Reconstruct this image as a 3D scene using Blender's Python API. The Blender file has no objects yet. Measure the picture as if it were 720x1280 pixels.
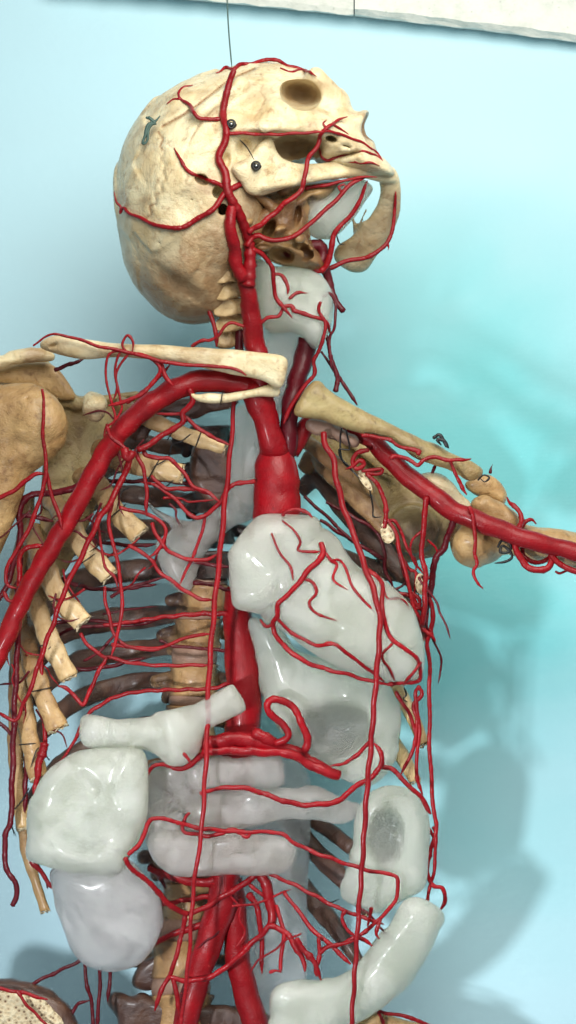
import bpy, math, random
import numpy as np
from mathutils import Vector, Matrix

random.seed(7); RNG = np.random.RandomState(11)
S = 0.0006            # metres per unit of the modelling grid (x right, y down, z towards the viewer)
D = 2000.0            # distance of the lens from the plane z = 0, in the same units
HH = 1.2
scene = bpy.context.scene
COL = scene.collection

def to_world(p):
    p = np.asarray(p, dtype=np.float64).reshape(-1, 3)
    s = S * (D - p[:, 2]) / D
    return np.stack([(p[:, 0] - 360) * s, -p[:, 2] * S, (640 - p[:, 1]) * s + HH], 1)

# ------------------------------------------------------------------ mesh linking
def link_mesh(name, v, faces, mat, parent=None, smooth=True, stain=None, grid=True, flip_check=True):
    v = to_world(v) if grid else np.asarray(v, dtype=np.float64)
    off = np.zeros(3)
    if parent is None:
        off = np.array([v[:, 0].mean(), v[:, 1].mean(), v[:, 2].min()])
    else:
        q = parent
        while q is not None:
            off = off + np.array(q.location); q = q.parent
    v = v - off
    me = bpy.data.meshes.new(name)
    if isinstance(faces, np.ndarray):
        f = faces
        if flip_check:
            c = v.mean(0); w = v - c
            vol = np.einsum('ij,ij->i', w[f[:, 0]], np.cross(w[f[:, 1]], w[f[:, 2]])).sum()
            if f.shape[1] == 4:
                vol += np.einsum('ij,ij->i', w[f[:, 0]], np.cross(w[f[:, 2]], w[f[:, 3]])).sum()
            if vol < 0: f = f[:, ::-1]
        n, k = f.shape
        me.vertices.add(len(v)); me.vertices.foreach_set('co', v.astype(np.float32).ravel())
        me.loops.add(n * k); me.loops.foreach_set('vertex_index', f.astype(np.int32).ravel())
        me.polygons.add(n)
        me.polygons.foreach_set('loop_start', np.arange(0, n * k, k, dtype=np.int32))
        me.polygons.foreach_set('loop_total', np.full(n, k, dtype=np.int32))
        me.update(calc_edges=True)
    else:
        me.from_pydata([tuple(a) for a in v], [], faces); me.update()
    if smooth:
        me.polygons.foreach_set('use_smooth', [True] * len(me.polygons))
    if stain is not None:
        a = me.attributes.new('stain', 'FLOAT', 'POINT'); a.data.foreach_set('value', np.asarray(stain, dtype=np.float32))
    me.materials.append(mat)
    o = bpy.data.objects.new(name, me); COL.objects.link(o)
    if parent is None: o.location = off
    else: o.parent = parent
    return o

def thing(name, label, cat, p, group=None):
    o = bpy.data.objects.new(name, None); COL.objects.link(o); o.empty_display_size = 0.02
    o.location = to_world([p])[0]; o['label'] = label; o['category'] = cat
    if group: o['group'] = group
    return o
def tag(o, label=None, cat=None, group=None, kind=None):
    for k, q in (('label', label), ('category', cat), ('group', group), ('kind', kind)):
        if q: o[k] = q
    return o

# ------------------------------------------------------------------ noise
def wave_noise(p, freq, seed, n=7):
    r = np.random.RandomState(seed)
    out = np.zeros(len(p))
    for i in range(n):
        d = r.normal(size=3); d /= np.linalg.norm(d)
        out += np.sin((p @ d) * freq * r.uniform(.6, 1.5) + r.uniform(0, 6.28) + 1.3 * np.sin((p @ r.normal(size=3)) * freq * .5))
    return out / n ** .5 * .8

# ------------------------------------------------------------------ distance fields
def cr(pts, closed=True, sub=4):
    P = [np.array(p, float) for p in pts]; n = len(P); out = []
    rng = range(n) if closed else range(n - 1)
    for i in rng:
        a, b = P[i], P[(i + 1) % n]
        z = P[i - 1] if (closed or i > 0) else 2 * a - b
        c = P[(i + 2) % n] if (closed or i + 2 < n) else 2 * b - a
        for k in range(sub):
            t = k / sub
            out.append(.5 * ((2 * a) + (b - z) * t + (2 * z - 5 * a + 4 * b - c) * t * t + (3 * a - z - 3 * b + c) * t ** 3))
    if not closed: out.append(P[-1])
    return np.array(out)

def poly_sdf(poly, X, Y):
    px, py = X.ravel(), Y.ravel()
    d = np.full(px.shape, 1e18); ins = np.zeros(px.shape, bool)
    n = len(poly)
    for i in range(n):
        ax, ay = poly[i]; bx, by = poly[(i + 1) % n]
        ex, ey = bx - ax, by - ay
        wx, wy = px - ax, py - ay
        t = np.clip((wx * ex + wy * ey) / (ex * ex + ey * ey + 1e-9), 0, 1)
        d = np.minimum(d, (wx - ex * t) ** 2 + (wy - ey * t) ** 2)
        c = (ay > py) != (by > py)
        with np.errstate(divide='ignore', invalid='ignore'):
            ins ^= c & (px < (bx - ax) * (py - ay) / (by - ay if by != ay else 1e-9) + ax)
    return (np.sqrt(d) * np.where(ins, -1, 1)).reshape(X.shape)

def blur2(a, n):
    for _ in range(n):
        b = np.pad(a, 1, mode='edge')
        a = (b[1:-1, 1:-1] * 2 + b[:-2, 1:-1] + b[2:, 1:-1] + b[1:-1, :-2] + b[1:-1, 2:]) / 6
    return a

class Field:
    def __init__(s, x0, x1, y0, y1, z0, z1, h):
        s.h = h; s.o = np.array([x0, y0, z0], float)
        s.x = np.arange(x0, x1 + h, h); s.y = np.arange(y0, y1 + h, h); s.z = np.arange(z0, z1 + h, h)
        s.X = s.x[:, None, None].astype(np.float32); s.Y = s.y[None, :, None].astype(np.float32); s.Z = s.z[None, None, :].astype(np.float32)
        s.F = np.full((len(s.x), len(s.y), len(s.z)), 50., np.float32)
        s.X2, s.Y2 = np.meshgrid(s.x, s.y, indexing='ij')
    def inflate(s, poly, R, k=1., z0=0., ax=0., ay=0., c=(0, 0), soft=3, sharp=False):
        P = np.array(poly, float) if sharp else cr(poly)
        d = poly_sdf(P, s.X2, s.Y2)
        t = blur2(np.clip(-d, None, R * 1.2), soft)
        t = np.where(d > 0, -d, t)
        q = np.maximum(R - t, 0)[:, :, None].astype(np.float32)
        zc = (z0 + ax * (s.X2 - c[0]) + ay * (s.Y2 - c[1]))[:, :, None].astype(np.float32)
        return np.sqrt(q * q + ((s.Z - zc) / k) ** 2) - R
    def ell(s, c, r, ang=0.):
        a = math.radians(ang); dx, dy = s.X - c[0], s.Y - c[1]
        u = dx * math.cos(a) + dy * math.sin(a); w = -dx * math.sin(a) + dy * math.cos(a)
        return (np.sqrt((u / r[0]) ** 2 + (w / r[1]) ** 2 + ((s.Z - c[2]) / r[2]) ** 2) - 1) * min(r)
    def cap(s, a, b, r0, r1=None):
        r1 = r0 if r1 is None else r1
        a = np.array(a, float); b = np.array(b, float); e = b - a
        t = np.clip(((s.X - a[0]) * e[0] + (s.Y - a[1]) * e[1] + (s.Z - a[2]) * e[2]) / (e @ e), 0, 1)
        return np.sqrt((s.X - a[0] - e[0] * t) ** 2 + (s.Y - a[1] - e[1] * t) ** 2 + (s.Z - a[2] - e[2] * t) ** 2) - (r0 + (r1 - r0) * t)
    def add(s, f, k=4.):
        h = np.clip(.5 + .5 * (s.F - f) / k, 0, 1); s.F = (s.F + (f - s.F) * h - k * h * (1 - h)).astype(np.float32); return s
    def sub(s, f, k=3.):
        g = -f; h = np.clip(.5 - .5 * (s.F - g) / k, 0, 1); s.F = (s.F + (g - s.F) * h + k * h * (1 - h)).astype(np.float32); return s
    def line2(s, pts, amp, w):
        P = np.array(pts, float); d = np.full(s.X2.shape, 1e9)
        for a, b in zip(P[:-1], P[1:]):
            e = b - a; t = np.clip(((s.X2 - a[0]) * e[0] + (s.Y2 - a[1]) * e[1]) / (e @ e), 0, 1)
            d = np.minimum(d, np.hypot(s.X2 - a[0] - e[0] * t, s.Y2 - a[1] - e[1] * t))
        s.F = (s.F + amp * np.exp(-(d / w) ** 2)[:, :, None] * (s.Z > 0)).astype(np.float32); return s
    def front(s):
        ins = s.F < 0
        any_ = ins.any(2); idx = ins.shape[2] - 1 - np.argmax(ins[:, :, ::-1], 2)
        z = s.z[idx]
        f0 = np.take_along_axis(s.F, idx[:, :, None], 2)[:, :, 0]
        f1 = np.take_along_axis(s.F, np.minimum(idx + 1, len(s.z) - 1)[:, :, None], 2)[:, :, 0]
        z = z + s.h * np.clip(-f0 / (f1 - f0 + 1e-6), 0, 1)
        return (s.o.copy(), s.h, np.where(any_, z, np.nan))
    def nets(s):
        F = s.F; F[0] = F[-1] = 9; F[:, 0] = F[:, -1] = 9; F[:, :, 0] = F[:, :, -1] = 9
        I = F < 0; nx, ny, nz = F.shape
        cnt = np.zeros((nx - 1, ny - 1, nz - 1), np.uint8)
        for i in (0, 1):
            for j in (0, 1):
                for k in (0, 1):
                    cnt += I[i:nx - 1 + i, j:ny - 1 + j, k:nz - 1 + k]
        act = (cnt > 0) & (cnt < 8); ix, iy, iz = np.nonzero(act)
        ids = np.full(act.shape, -1, np.int64); ids[act] = np.arange(len(ix))
        acc = np.zeros((len(ix), 3)); num = np.zeros(len(ix))
        C = [(i, j, k) for i in (0, 1) for j in (0, 1) for k in (0, 1)]
        for a in range(8):
            for b in range(a + 1, 8):
                A, B = C[a], C[b]
                if sum(abs(A[q] - B[q]) for q in range(3)) != 1: continue
                fa = F[ix + A[0], iy + A[1], iz + A[2]]; fb = F[ix + B[0], iy + B[1], iz + B[2]]
                m = (fa < 0) != (fb < 0)
                t = np.where(m, fa / np.where(fa == fb, 1, fa - fb), 0)
                for q in range(3): acc[:, q] += np.where(m, A[q] + (B[q] - A[q]) * t, 0)
                num += m
        v = (np.stack([ix, iy, iz], 1) + acc / num[:, None]) * s.h + s.o
        quads = []
        e = I[:-1, 1:-1, 1:-1] != I[1:, 1:-1, 1:-1]; x, y, z = np.nonzero(e); y += 1; z += 1
        quads.append(np.stack([ids[x, y - 1, z - 1], ids[x, y, z - 1], ids[x, y, z], ids[x, y - 1, z]], 1)[:, :] if len(x) else np.zeros((0, 4), int)); sg = [I[x, y, z]]
        e = I[1:-1, :-1, 1:-1] != I[1:-1, 1:, 1:-1]; x, y, z = np.nonzero(e); x += 1; z += 1
        quads.append(np.stack([ids[x - 1, y, z - 1], ids[x - 1, y, z], ids[x, y, z], ids[x, y, z - 1]], 1)); sg.append(I[x, y, z])
        e = I[1:-1, 1:-1, :-1] != I[1:-1, 1:-1, 1:]; x, y, z = np.nonzero(e); x += 1; y += 1
        quads.append(np.stack([ids[x - 1, y - 1, z], ids[x, y - 1, z], ids[x, y, z], ids[x - 1, y, z]], 1)); sg.append(I[x, y, z])
        q = np.concatenate(quads); g = np.concatenate(sg); q[~g] = q[~g][:, ::-1]
        return v, q

HM = {}
def surf(x, y, names):
    best = None
    for n in names:
        o, h, m = HM[n]
        i, j = int(round((x - o[0]) / h)), int(round((y - o[1]) / h))
        if 0 <= i < m.shape[0] and 0 <= j < m.shape[1] and not math.isnan(m[i, j]):
            best = m[i, j] if best is None else max(best, m[i, j])
    return best

def vnormals(v, q):
    n = np.zeros_like(v); fn = np.cross(v[q[:, 2]] - v[q[:, 0]], v[q[:, 3]] - v[q[:, 1]])
    for k in range(4): np.add.at(n, q[:, k], fn)
    return n / (np.linalg.norm(n, axis=1)[:, None] + 1e-9)

def relax(v, q, n):
    for _ in range(n):
        s = np.zeros_like(v); c = np.zeros(len(v))
        for k in range(4):
            np.add.at(s, q[:, k], v[q[:, (k + 1) % 4]]); np.add.at(c, q[:, k], 1)
            np.add.at(s, q[:, k], v[q[:, (k - 1) % 4]]); np.add.at(c, q[:, k], 1)
        v = v * .4 + .6 * s / c[:, None]
    return v

def facets(v, cell, tilt, seed):
    r = np.random.RandomState(seed); lo, hi = v.min(0), v.max(0)
    k = int(max(6, np.prod(np.maximum(hi - lo, cell)[:2]) / cell ** 2 * 2.2))
    P = r.uniform(lo, hi, (k, 3)); T = r.normal(size=(k, 3)) * tilt
    best = np.full(len(v), 1e18); out = np.zeros(len(v))
    for p, t in zip(P, T):
        d = ((v - p) ** 2).sum(1); m = d < best
        out[m] = np.clip((v[m] - p) @ t, -cell * tilt * 1.2, cell * tilt * 1.2); best[m] = d[m]
    return out

def mesh_field(name, f, mat, parent, noise=((1.5, .05),), stain=None, key=None, smooth_n=2, seed=0, fac=None):
    key = key or name; HM[key] = f.front()
    v, q = f.nets(); v = relax(v, q, smooth_n)
    n = vnormals(v, q); 
    for i, (amp, fr) in enumerate(noise):
        v = v + n * (amp * wave_noise(v, fr, seed * 13 + i))[:, None]
    if fac:
        v = v + n * facets(v, fac[0], fac[1], seed * 7 + 1)[:, None]; v = relax(v, q, 4)
    st = None if stain is None else stain(v)
    return link_mesh(name, v, q, mat, parent, stain=st)

def blob(name, poly, mat, parent, R, k=1., z0=0., ax=0., ay=0., h=2.6, ops=(), noise=((1.2, .06),), stain=None, key=None, seed=1, soft=3, sharp=False, sm=2, fac=None):
    P = np.array(poly, float); c = P.mean(0); m = 3 * h + 3
    ext = abs(ax) * (np.ptp(P[:, 0]) / 2 + m) + abs(ay) * (np.ptp(P[:, 1]) / 2 + m)
    T = k * R + m + ext
    zlo, zhi = z0 - T, z0 + T
    f = Field(P[:, 0].min() - m, P[:, 0].max() + m, P[:, 1].min() - m, P[:, 1].max() + m, zlo, zhi, h)
    f.F = f.inflate(poly, R, k, z0, ax, ay, c, soft, sharp)
    for op in ops:
        g = f.ell(*op[2]) if op[1] == 'ell' else f.cap(*op[2])
        (f.add if op[0] == '+' else f.sub)(g, op[3] if len(op) > 3 else 3.)
    return mesh_field(name, f, mat, parent, noise, stain, key, sm, seed, fac)

# ------------------------------------------------------------------ tubes
def spline3(pts, step):
    P = np.array(pts, float)
    if len(P) == 1: P = np.vstack([P, P + 1])
    out = cr(list(P), closed=False, sub=8)
    d = np.r_[0, np.cumsum(np.linalg.norm(np.diff(out, axis=0), axis=1))]
    n = max(4, int(d[-1] / step))
    t = np.linspace(0, d[-1], n)
    return np.stack([np.interp(t, d, out[:, k]) for k in range(out.shape[1])], 1)

def tube_mesh(C, R, sides=10, aspect=None, taper_end=True, flat_end=False):
    """C centres (n,3), R radii (n,) ; aspect = (in-plane, depth) scales."""
    n = len(C); T = np.gradient(C, axis=0); T /= np.linalg.norm(T, axis=1)[:, None] + 1e-9
    ring = []
    a = np.arange(sides) * 2 * math.pi / sides
    if aspect is None:
        N = np.cross(T[0], [0.3, 0.2, 1.]); N /= np.linalg.norm(N)
    for i in range(n):
        if aspect is None:
            N = N - T[i] * (N @ T[i]); N /= np.linalg.norm(N); B = np.cross(T[i], N); u = w = 1.
        else:
            N = np.cross(T[i], [0, 0, 1.]); N /= np.linalg.norm(N) + 1e-9; B = np.cross(N, T[i]); u, w = aspect
        ring.append(C[i] + R[i] * (u * np.cos(a)[:, None] * N + w * np.sin(a)[:, None] * B))
    V = np.concatenate(ring); F = []
    for i in range(n - 1):
        for j in range(sides):
            k = (j + 1) % sides
            F.append((i * sides + j, i * sides + k, (i + 1) * sides + k, (i + 1) * sides + j))
    V = np.vstack([V, C[0] - T[0] * R[0] * .4, C[-1] + (0 if flat_end else T[-1] * R[-1] * .4)])
    s, e = len(V) - 2, len(V) - 1
    for j in range(sides):
        k = (j + 1) % sides
        F.append((s, k, j)); F.append((e, (n - 1) * sides + j, (n - 1) * sides + k))
    return V, F, T

def tube(name, pts, r, z, mat, parent, on=None, sides=9, rough=.05, label=None, lift=.75, wob=.4, taper=True):
    """pts 2-D or 3-D; z constant, (start, end) or per point; on = surfaces the tube lies on."""
    P = np.array([p[:2] for p in pts], float)
    if len(pts[0]) == 3: Z = np.array([p[2] for p in pts], float)
    else:
        L = np.r_[0, np.cumsum(np.linalg.norm(np.diff(P, axis=0), axis=1))]; L /= L[-1]
        zz = [z] * 2 if np.isscalar(z) else list(z)
        Z = np.interp(L, np.linspace(0, 1, len(zz)), zz)
    rr = [r] * 2 if np.isscalar(r) else list(r)
    if max(rr) < 6: rr = [q * .86 for q in rr]
    C = spline3(np.c_[P, Z], max(1.6, min(rr) * .8)); n = len(C)
    R = np.interp(np.linspace(0, 1, n), np.linspace(0, 1, len(rr)), rr)
    if on:
        zs = []; free = np.isscalar(z) and z < -900
        for i in range(n):
            q = surf(C[i, 0], C[i, 1], on)
            zs.append((np.nan if free else C[i, 2]) if q is None else (q + R[i] * lift if free else max(C[i, 2], q + R[i] * lift)))
        zs = np.array(zs, float); ok = ~np.isnan(zs)
        zs = np.interp(np.arange(n), np.arange(n)[ok], zs[ok]) if ok.any() else np.zeros(n)
        for _ in range(3):
            zs = np.maximum(zs, (np.r_[zs[0], zs[:-1]] + zs + np.r_[zs[1:], zs[-1]]) / 3)
        for _ in range(3): zs = (np.r_[zs[0], zs[:-1]] + zs + np.r_[zs[1:], zs[-1]]) / 3
        C[:, 2] = zs
    sd = RNG.randint(1 << 20); u = np.cumsum(np.r_[0, np.linalg.norm(np.diff(C, axis=0), axis=1)])
    rs = np.random.RandomState(sd)
    f1, f2, p1, p2 = rs.uniform(.08, .2), rs.uniform(.3, .6), rs.uniform(0, 6, 2), rs.uniform(0, 6, 2)
    w = min(1.2, np.mean(R) * wob)
    C[:, 0] += w * np.sin(u * f1 + p1[0]) * .6; C[:, 1] += w * np.sin(u * f1 * 1.3 + p1[1]) * .6; C[:, 2] += w * np.sin(u * f1 * .8 + p2[0])
    R = R * (1 + rough * np.sin(u * f2 + p2[1]) + rough * .8 * np.sin(u * f2 * 2.3 + p2[0]) + rough * .6 * rs.normal(size=n))
    if taper and R[-1] < 3.2:
        L = u[-1] - u; R = R * np.clip(.35 + .65 * L / 10, .35, 1)
    if R.mean() < 5 and rough > .04:
        for q in range(rs.randint(1, 3)): R = R * (1 + rs.uniform(.1, .3) * np.exp(-((u - rs.uniform(0, u[-1])) / rs.uniform(2, 5)) ** 2))
    V, F, T = tube_mesh(C, R, sides)
    o = link_mesh(name, V, F, mat, parent)
    if label: o['label'] = label
    return o

def bar(name, pts, w, t, mat, parent, cut=None, cutmat=None, sides=16, rough=.03, label=None, stain=None):
    """flattened bone bar: half-width w in the view plane, half-thickness t in depth, optional sawn end."""
    C = spline3(pts, 3.); n = len(C)
    ww = [w] * 2 if np.isscalar(w) else list(w); R = np.interp(np.linspace(0, 1, n), np.linspace(0, 1, len(ww)), ww)
    u = np.arange(n) * 3.; sd = RNG.uniform(0, 6, 4)
    R = R * (1 + rough * np.sin(u * .09 + sd[0]) + rough * .7 * np.sin(u * .23 + sd[1]))
    V, F, T = tube_mesh(C, R, sides, aspect=(1., t / np.mean(ww)), flat_end=bool(cut))
    nz = wave_noise(V, .12, int(RNG.randint(999))) * .8 + wave_noise(V, .35, int(RNG.randint(999))) * .5; V = V + nz[:, None] * np.array([.5, .7, .5])
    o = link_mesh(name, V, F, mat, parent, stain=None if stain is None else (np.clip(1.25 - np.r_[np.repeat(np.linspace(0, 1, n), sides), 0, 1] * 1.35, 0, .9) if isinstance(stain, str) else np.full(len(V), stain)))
    if label: o['label'] = label
    if cut:
        e = V[(n - 1) * sides:n * sides] + T[-1] * RNG.uniform(-1.5, 3.5, (sides, 1)); c = e.mean(0); Tn = T[-1]
        rs = [1.04, .98, .8, .5, .2]; dz = [.0, 1.4, .9, .9, .9]
        VV = np.concatenate([c + (e - c) * a + Tn * b for a, b in zip(rs, dz)] + [[c + Tn * .9]]); FF = []
        for i in range(4):
            for j in range(sides):
                k = (j + 1) % sides; FF.append((i * sides + j, i * sides + k, (i + 1) * sides + k, (i + 1) * sides + j))
        for j in range(sides): FF.append((4 * sides + j, 4 * sides + (j + 1) % sides, 5 * sides))
        link_mesh('cut_end', VV, FF, cutmat, o)
    return o

# ------------------------------------------------------------------ materials
def nt(name):
    m = bpy.data.materials.new(name); m.use_nodes = True; t = m.node_tree
    b = t.nodes['Principled BSDF']; return m, t, b
def N(t, ty, **kw):
    n = t.nodes.new(ty)
    for k, v in kw.items():
        if k.startswith('i_'): n.inputs[k[2:].replace('_', ' ')].default_value = v
        else: setattr(n, k, v)
    return n
def ramp(t, src, stops):
    r = t.nodes.new('ShaderNodeValToRGB'); e = r.color_ramp.elements
    while len(e) < len(stops): e.new(.5)
    for el, (p, c) in zip(e, stops): el.position = p; el.color = (*c, 1) if len(c) == 3 else c
    t.links.new(src, r.inputs[0]); return r.outputs[0]
def mix(t, fac, a, b):
    m = N(t, 'ShaderNodeMix', data_type='RGBA')
    if hasattr(fac, 'type'): t.links.new(fac, m.inputs[0])
    else: m.inputs[0].default_value = fac
    for s, q in ((a, m.inputs[6]), (b, m.inputs[7])):
        if hasattr(s, 'type'): t.links.new(s, q)
        else: q.default_value = (*s, 1)
    return m.outputs[2]
def noise(t, scale, det=4, rough=.55, dist=0., vec=None):
    n = N(t, 'ShaderNodeTexNoise'); n.inputs['Scale'].default_value = scale; n.inputs['Detail'].default_value = det
    n.inputs['Roughness'].default_value = rough; n.inputs['Distortion'].default_value = dist
    if vec is None:
        g = t.nodes.new('ShaderNodeNewGeometry'); vec = g.outputs['Position']
    t.links.new(vec, n.inputs['Vector']); return n.outputs['Fac']
def bump(t, b, h, strength, dist, prev=None):
    n = t.nodes.new('ShaderNodeBump'); n.inputs['Strength'].default_value = strength; n.inputs['Distance'].default_value = dist
    t.links.new(h, n.inputs['Height'])
    if prev is not None: t.links.new(prev, n.inputs['Normal'])
    t.links.new(n.outputs[0], b.inputs['Normal']); return n.outputs[0]
def attr(t, name='stain'):
    a = N(t, 'ShaderNodeAttribute', attribute_name=name); return a.outputs['Fac']

def bone_mat(name, light, mid, brown, rough=.38, pits=.5):
    m, t, b = nt(name)
    n1 = noise(t, 45, 6, .6, .6); n2 = noise(t, 160, 5, .6)
    c = mix(t, ramp(t, n1, [(.38, (0, 0, 0)), (.68, (1, 1, 1))]), light, mid)
    c = mix(t, ramp(t, n2, [(.54, (0, 0, 0)), (.72, (.6, .6, .6))]), c, brown)
    c = mix(t, ramp(t, noise(t, 480, 4, .7), [(.62, (0, 0, 0)), (.7, (.5, .5, .5))]), c, tuple(q * .6 for q in brown))
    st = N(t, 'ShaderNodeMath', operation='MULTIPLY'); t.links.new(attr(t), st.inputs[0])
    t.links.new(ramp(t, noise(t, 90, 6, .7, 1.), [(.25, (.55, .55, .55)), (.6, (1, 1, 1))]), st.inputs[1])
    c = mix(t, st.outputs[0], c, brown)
    t.links.new(c, b.inputs['Base Color'])
    t.links.new(ramp(t, n2, [(.3, (rough - .08,) * 3), (.8, (rough + .2,) * 3)]), b.inputs['Roughness'])
    b.inputs['Coat Weight'].default_value = .25; b.inputs['Coat Roughness'].default_value = .25
    b.inputs['Subsurface Weight'].default_value = .12; b.inputs['Subsurface Radius'].default_value = (.004, .0025, .0015); b.inputs['Subsurface Scale'].default_value = .6
    p = bump(t, b, n1, .5, .005)
    p = bump(t, b, noise(t, 300, 6, .7), .6, .0014, p)
    v = N(t, 'ShaderNodeTexVoronoi'); v.inputs['Scale'].default_value = 520
    g = t.nodes.new('ShaderNodeNewGeometry'); t.links.new(g.outputs['Position'], v.inputs['Vector'])
    bump(t, b, ramp(t, v.outputs['Distance'], [(.0, (0, 0, 0)), (.25, (1, 1, 1))]), pits * .4, .0006, p)
    return m
M = {}
M['bone'] = bone_mat('pale_bone', (.84, .75, .50), (.66, .50, .26), (.28, .14, .055))
M['bone_tan'] = bone_mat('tan_bone', (.60, .39, .17), (.40, .225, .085), (.14, .055, .02))
M['bone_rib'] = bone_mat('sawn_rib_bone', (.74, .54, .28), (.54, .35, .15), (.20, .095, .04))
M['bone_ochre'] = bone_mat('ochre_bone', (.50, .30, .13), (.34, .18, .07), (.05, .022, .02), pits=1.2)
M['bone_dark'] = bone_mat('dark_bone', (.075, .036, .028), (.13, .062, .036), (.022, .01, .01), rough=.3)  # dark bone tone; on the rear ribs it stands in for shade
M['bone_olive'] = bone_mat('olive_bone', (.42, .33, .14), (.31, .20, .08), (.10, .055, .035))

def red_mat(name, a, bcol):
    m, t, b = nt(name)
    c = mix(t, ramp(t, noise(t, 70, 4), [(.35, (0, 0, 0)), (.7, (1, 1, 1))]), a, bcol)
    oi = t.nodes.new('ShaderNodeObjectInfo')
    c = mix(t, ramp(t, oi.outputs['Random'], [(0., (0, 0, 0)), (1., (.6, .6, .6))]), c, tuple(q * .55 for q in a))
    c = mix(t, ramp(t, noise(t, 210, 5, .65), [(.6, (0, 0, 0)), (.75, (.7, .7, .7))]), c, tuple(q * .35 for q in a))
    t.links.new(c, b.inputs['Base Color']); b.inputs['Specular IOR Level'].default_value = .3
    t.links.new(ramp(t, noise(t, 130, 4), [(.35, (.28,) * 3), (.65, (.6,) * 3)]), b.inputs['Roughness'])
    b.inputs['Coat Weight'].default_value = .12; b.inputs['Coat Roughness'].default_value = .15
    p = bump(t, b, noise(t, 200, 4, .6), .4, .0011); bump(t, b, noise(t, 800, 3), .4, .0005, p)
    return m
M['red'] = red_mat('red_wax', (.36, .004, .010), (.20, .002, .006))
M['dark_red'] = red_mat('dark_red_wax', (.13, .003, .010), (.08, .002, .007))  # darker copy of the red; on rear vessels it paints in shade

def resin_mat(name, a, bcol, hollow, trans, rough, dens, vcol):
    """cast resin: rough clear skin over a milky volume, with opaque clouds near the surface"""
    m, t, b = nt(name)
    n1 = noise(t, 26, 4, .5, .8)
    c = mix(t, ramp(t, n1, [(.36, (0, 0, 0)), (.66, (1, 1, 1))]), a, bcol)
    c = mix(t, attr(t), c, hollow)
    t.links.new(c, b.inputs['Base Color'])
    t.links.new(ramp(t, noise(t, 45, 4), [(.35, (rough - .05,) * 3), (.7, (rough + .2,) * 3)]), b.inputs['Roughness'])
    b.inputs['IOR'].default_value = 1.28; b.inputs['Coat Weight'].default_value = .16; b.inputs['Coat Roughness'].default_value = .12; b.inputs['Specular IOR Level'].default_value = .4
    n2 = ramp(t, noise(t, 40, 3, .5, .8), [(.25, (0, 0, 0)), (.8, (1, 1, 1))])
    tr = N(t, 'ShaderNodeMath', operation='MULTIPLY_ADD', use_clamp=True); t.links.new(n2, tr.inputs[0]); tr.inputs[1].default_value = .34; tr.inputs[2].default_value = trans
    tr2 = N(t, 'ShaderNodeMath', operation='MULTIPLY_ADD', use_clamp=True); t.links.new(attr(t), tr2.inputs[0]); tr2.inputs[1].default_value = .25; t.links.new(tr.outputs[0], tr2.inputs[2])
    t.links.new(tr2.outputs[0], b.inputs['Transmission Weight'])
    b.inputs['Subsurface Weight'].default_value = .7; b.inputs['Subsurface Radius'].default_value = (.016, .018, .016); b.inputs['Subsurface Scale'].default_value = 1.
    p = bump(t, b, noise(t, 30, 2, .45, .6), .3, .008)
    bump(t, b, noise(t, 120, 6, .68, .6), .32, .0024, p)
    vs = N(t, 'ShaderNodeVolumePrincipled'); vs.inputs['Color'].default_value = (*vcol, 1); vs.inputs['Density'].default_value = dens; vs.inputs['Anisotropy'].default_value = .35
    t.links.new(vs.outputs[0], t.nodes['Material Output'].inputs['Volume'])
    return m
M['resin'] = resin_mat('milky_resin', (.95, .97, .89), (.89, .93, .86), (.58, .54, .56), .60, .30, 120, (.990, .996, .968))
M['resin_warm'] = resin_mat('warm_resin', (.95, .93, .91), (.92, .89, .87), (.6, .5, .5), .70, .30, 75, (.988, .962, .940))
M['resin_grey'] = resin_mat('grey_resin', (.95, .94, .94), (.92, .91, .92), (.6, .5, .5), .72, .26, 70, (.988, .978, .974))

def spongy():
    m, t, b = nt('spongy_bone')
    v = N(t, 'ShaderNodeTexVoronoi'); v.inputs['Scale'].default_value = 340
    g = t.nodes.new('ShaderNodeNewGeometry'); t.links.new(g.outputs['Position'], v.inputs['Vector'])
    c = ramp(t, v.outputs['Distance'], [(.12, (.12, .05, .03)), (.4, (.62, .49, .30)), (.8, (.72, .62, .42))])
    t.links.new(c, b.inputs['Base Color']); b.inputs['Roughness'].default_value = .7
    bump(t, b, v.outputs['Distance'], .8, .002); return m
M['spongy'] = spongy()
def plain(name, c, rough=.5, metal=0., nscale=300, nb=.2):
    m, t, b = nt(name); n = noise(t, nscale, 4)
    t.links.new(mix(t, n, tuple(q * .75 for q in c), tuple(min(1, q * 1.25) for q in c)), b.inputs['Base Color'])
    b.inputs['Roughness'].default_value = rough; b.inputs['Metallic'].default_value = metal
    bump(t, b, n, nb, .0005); return m
M['wire'] = plain('blackened_wire', (.018, .018, .02), .35, .3)
M['green_wire'] = plain('verdigris_wire', (.05, .10, .085), .5, .2)
M['steel'] = plain('bright_steel', (.55, .55, .52), .2, 1.)
M['tendon'] = plain('dried_tendon', (.30, .18, .13), .5, 0, 200, .6)

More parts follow.
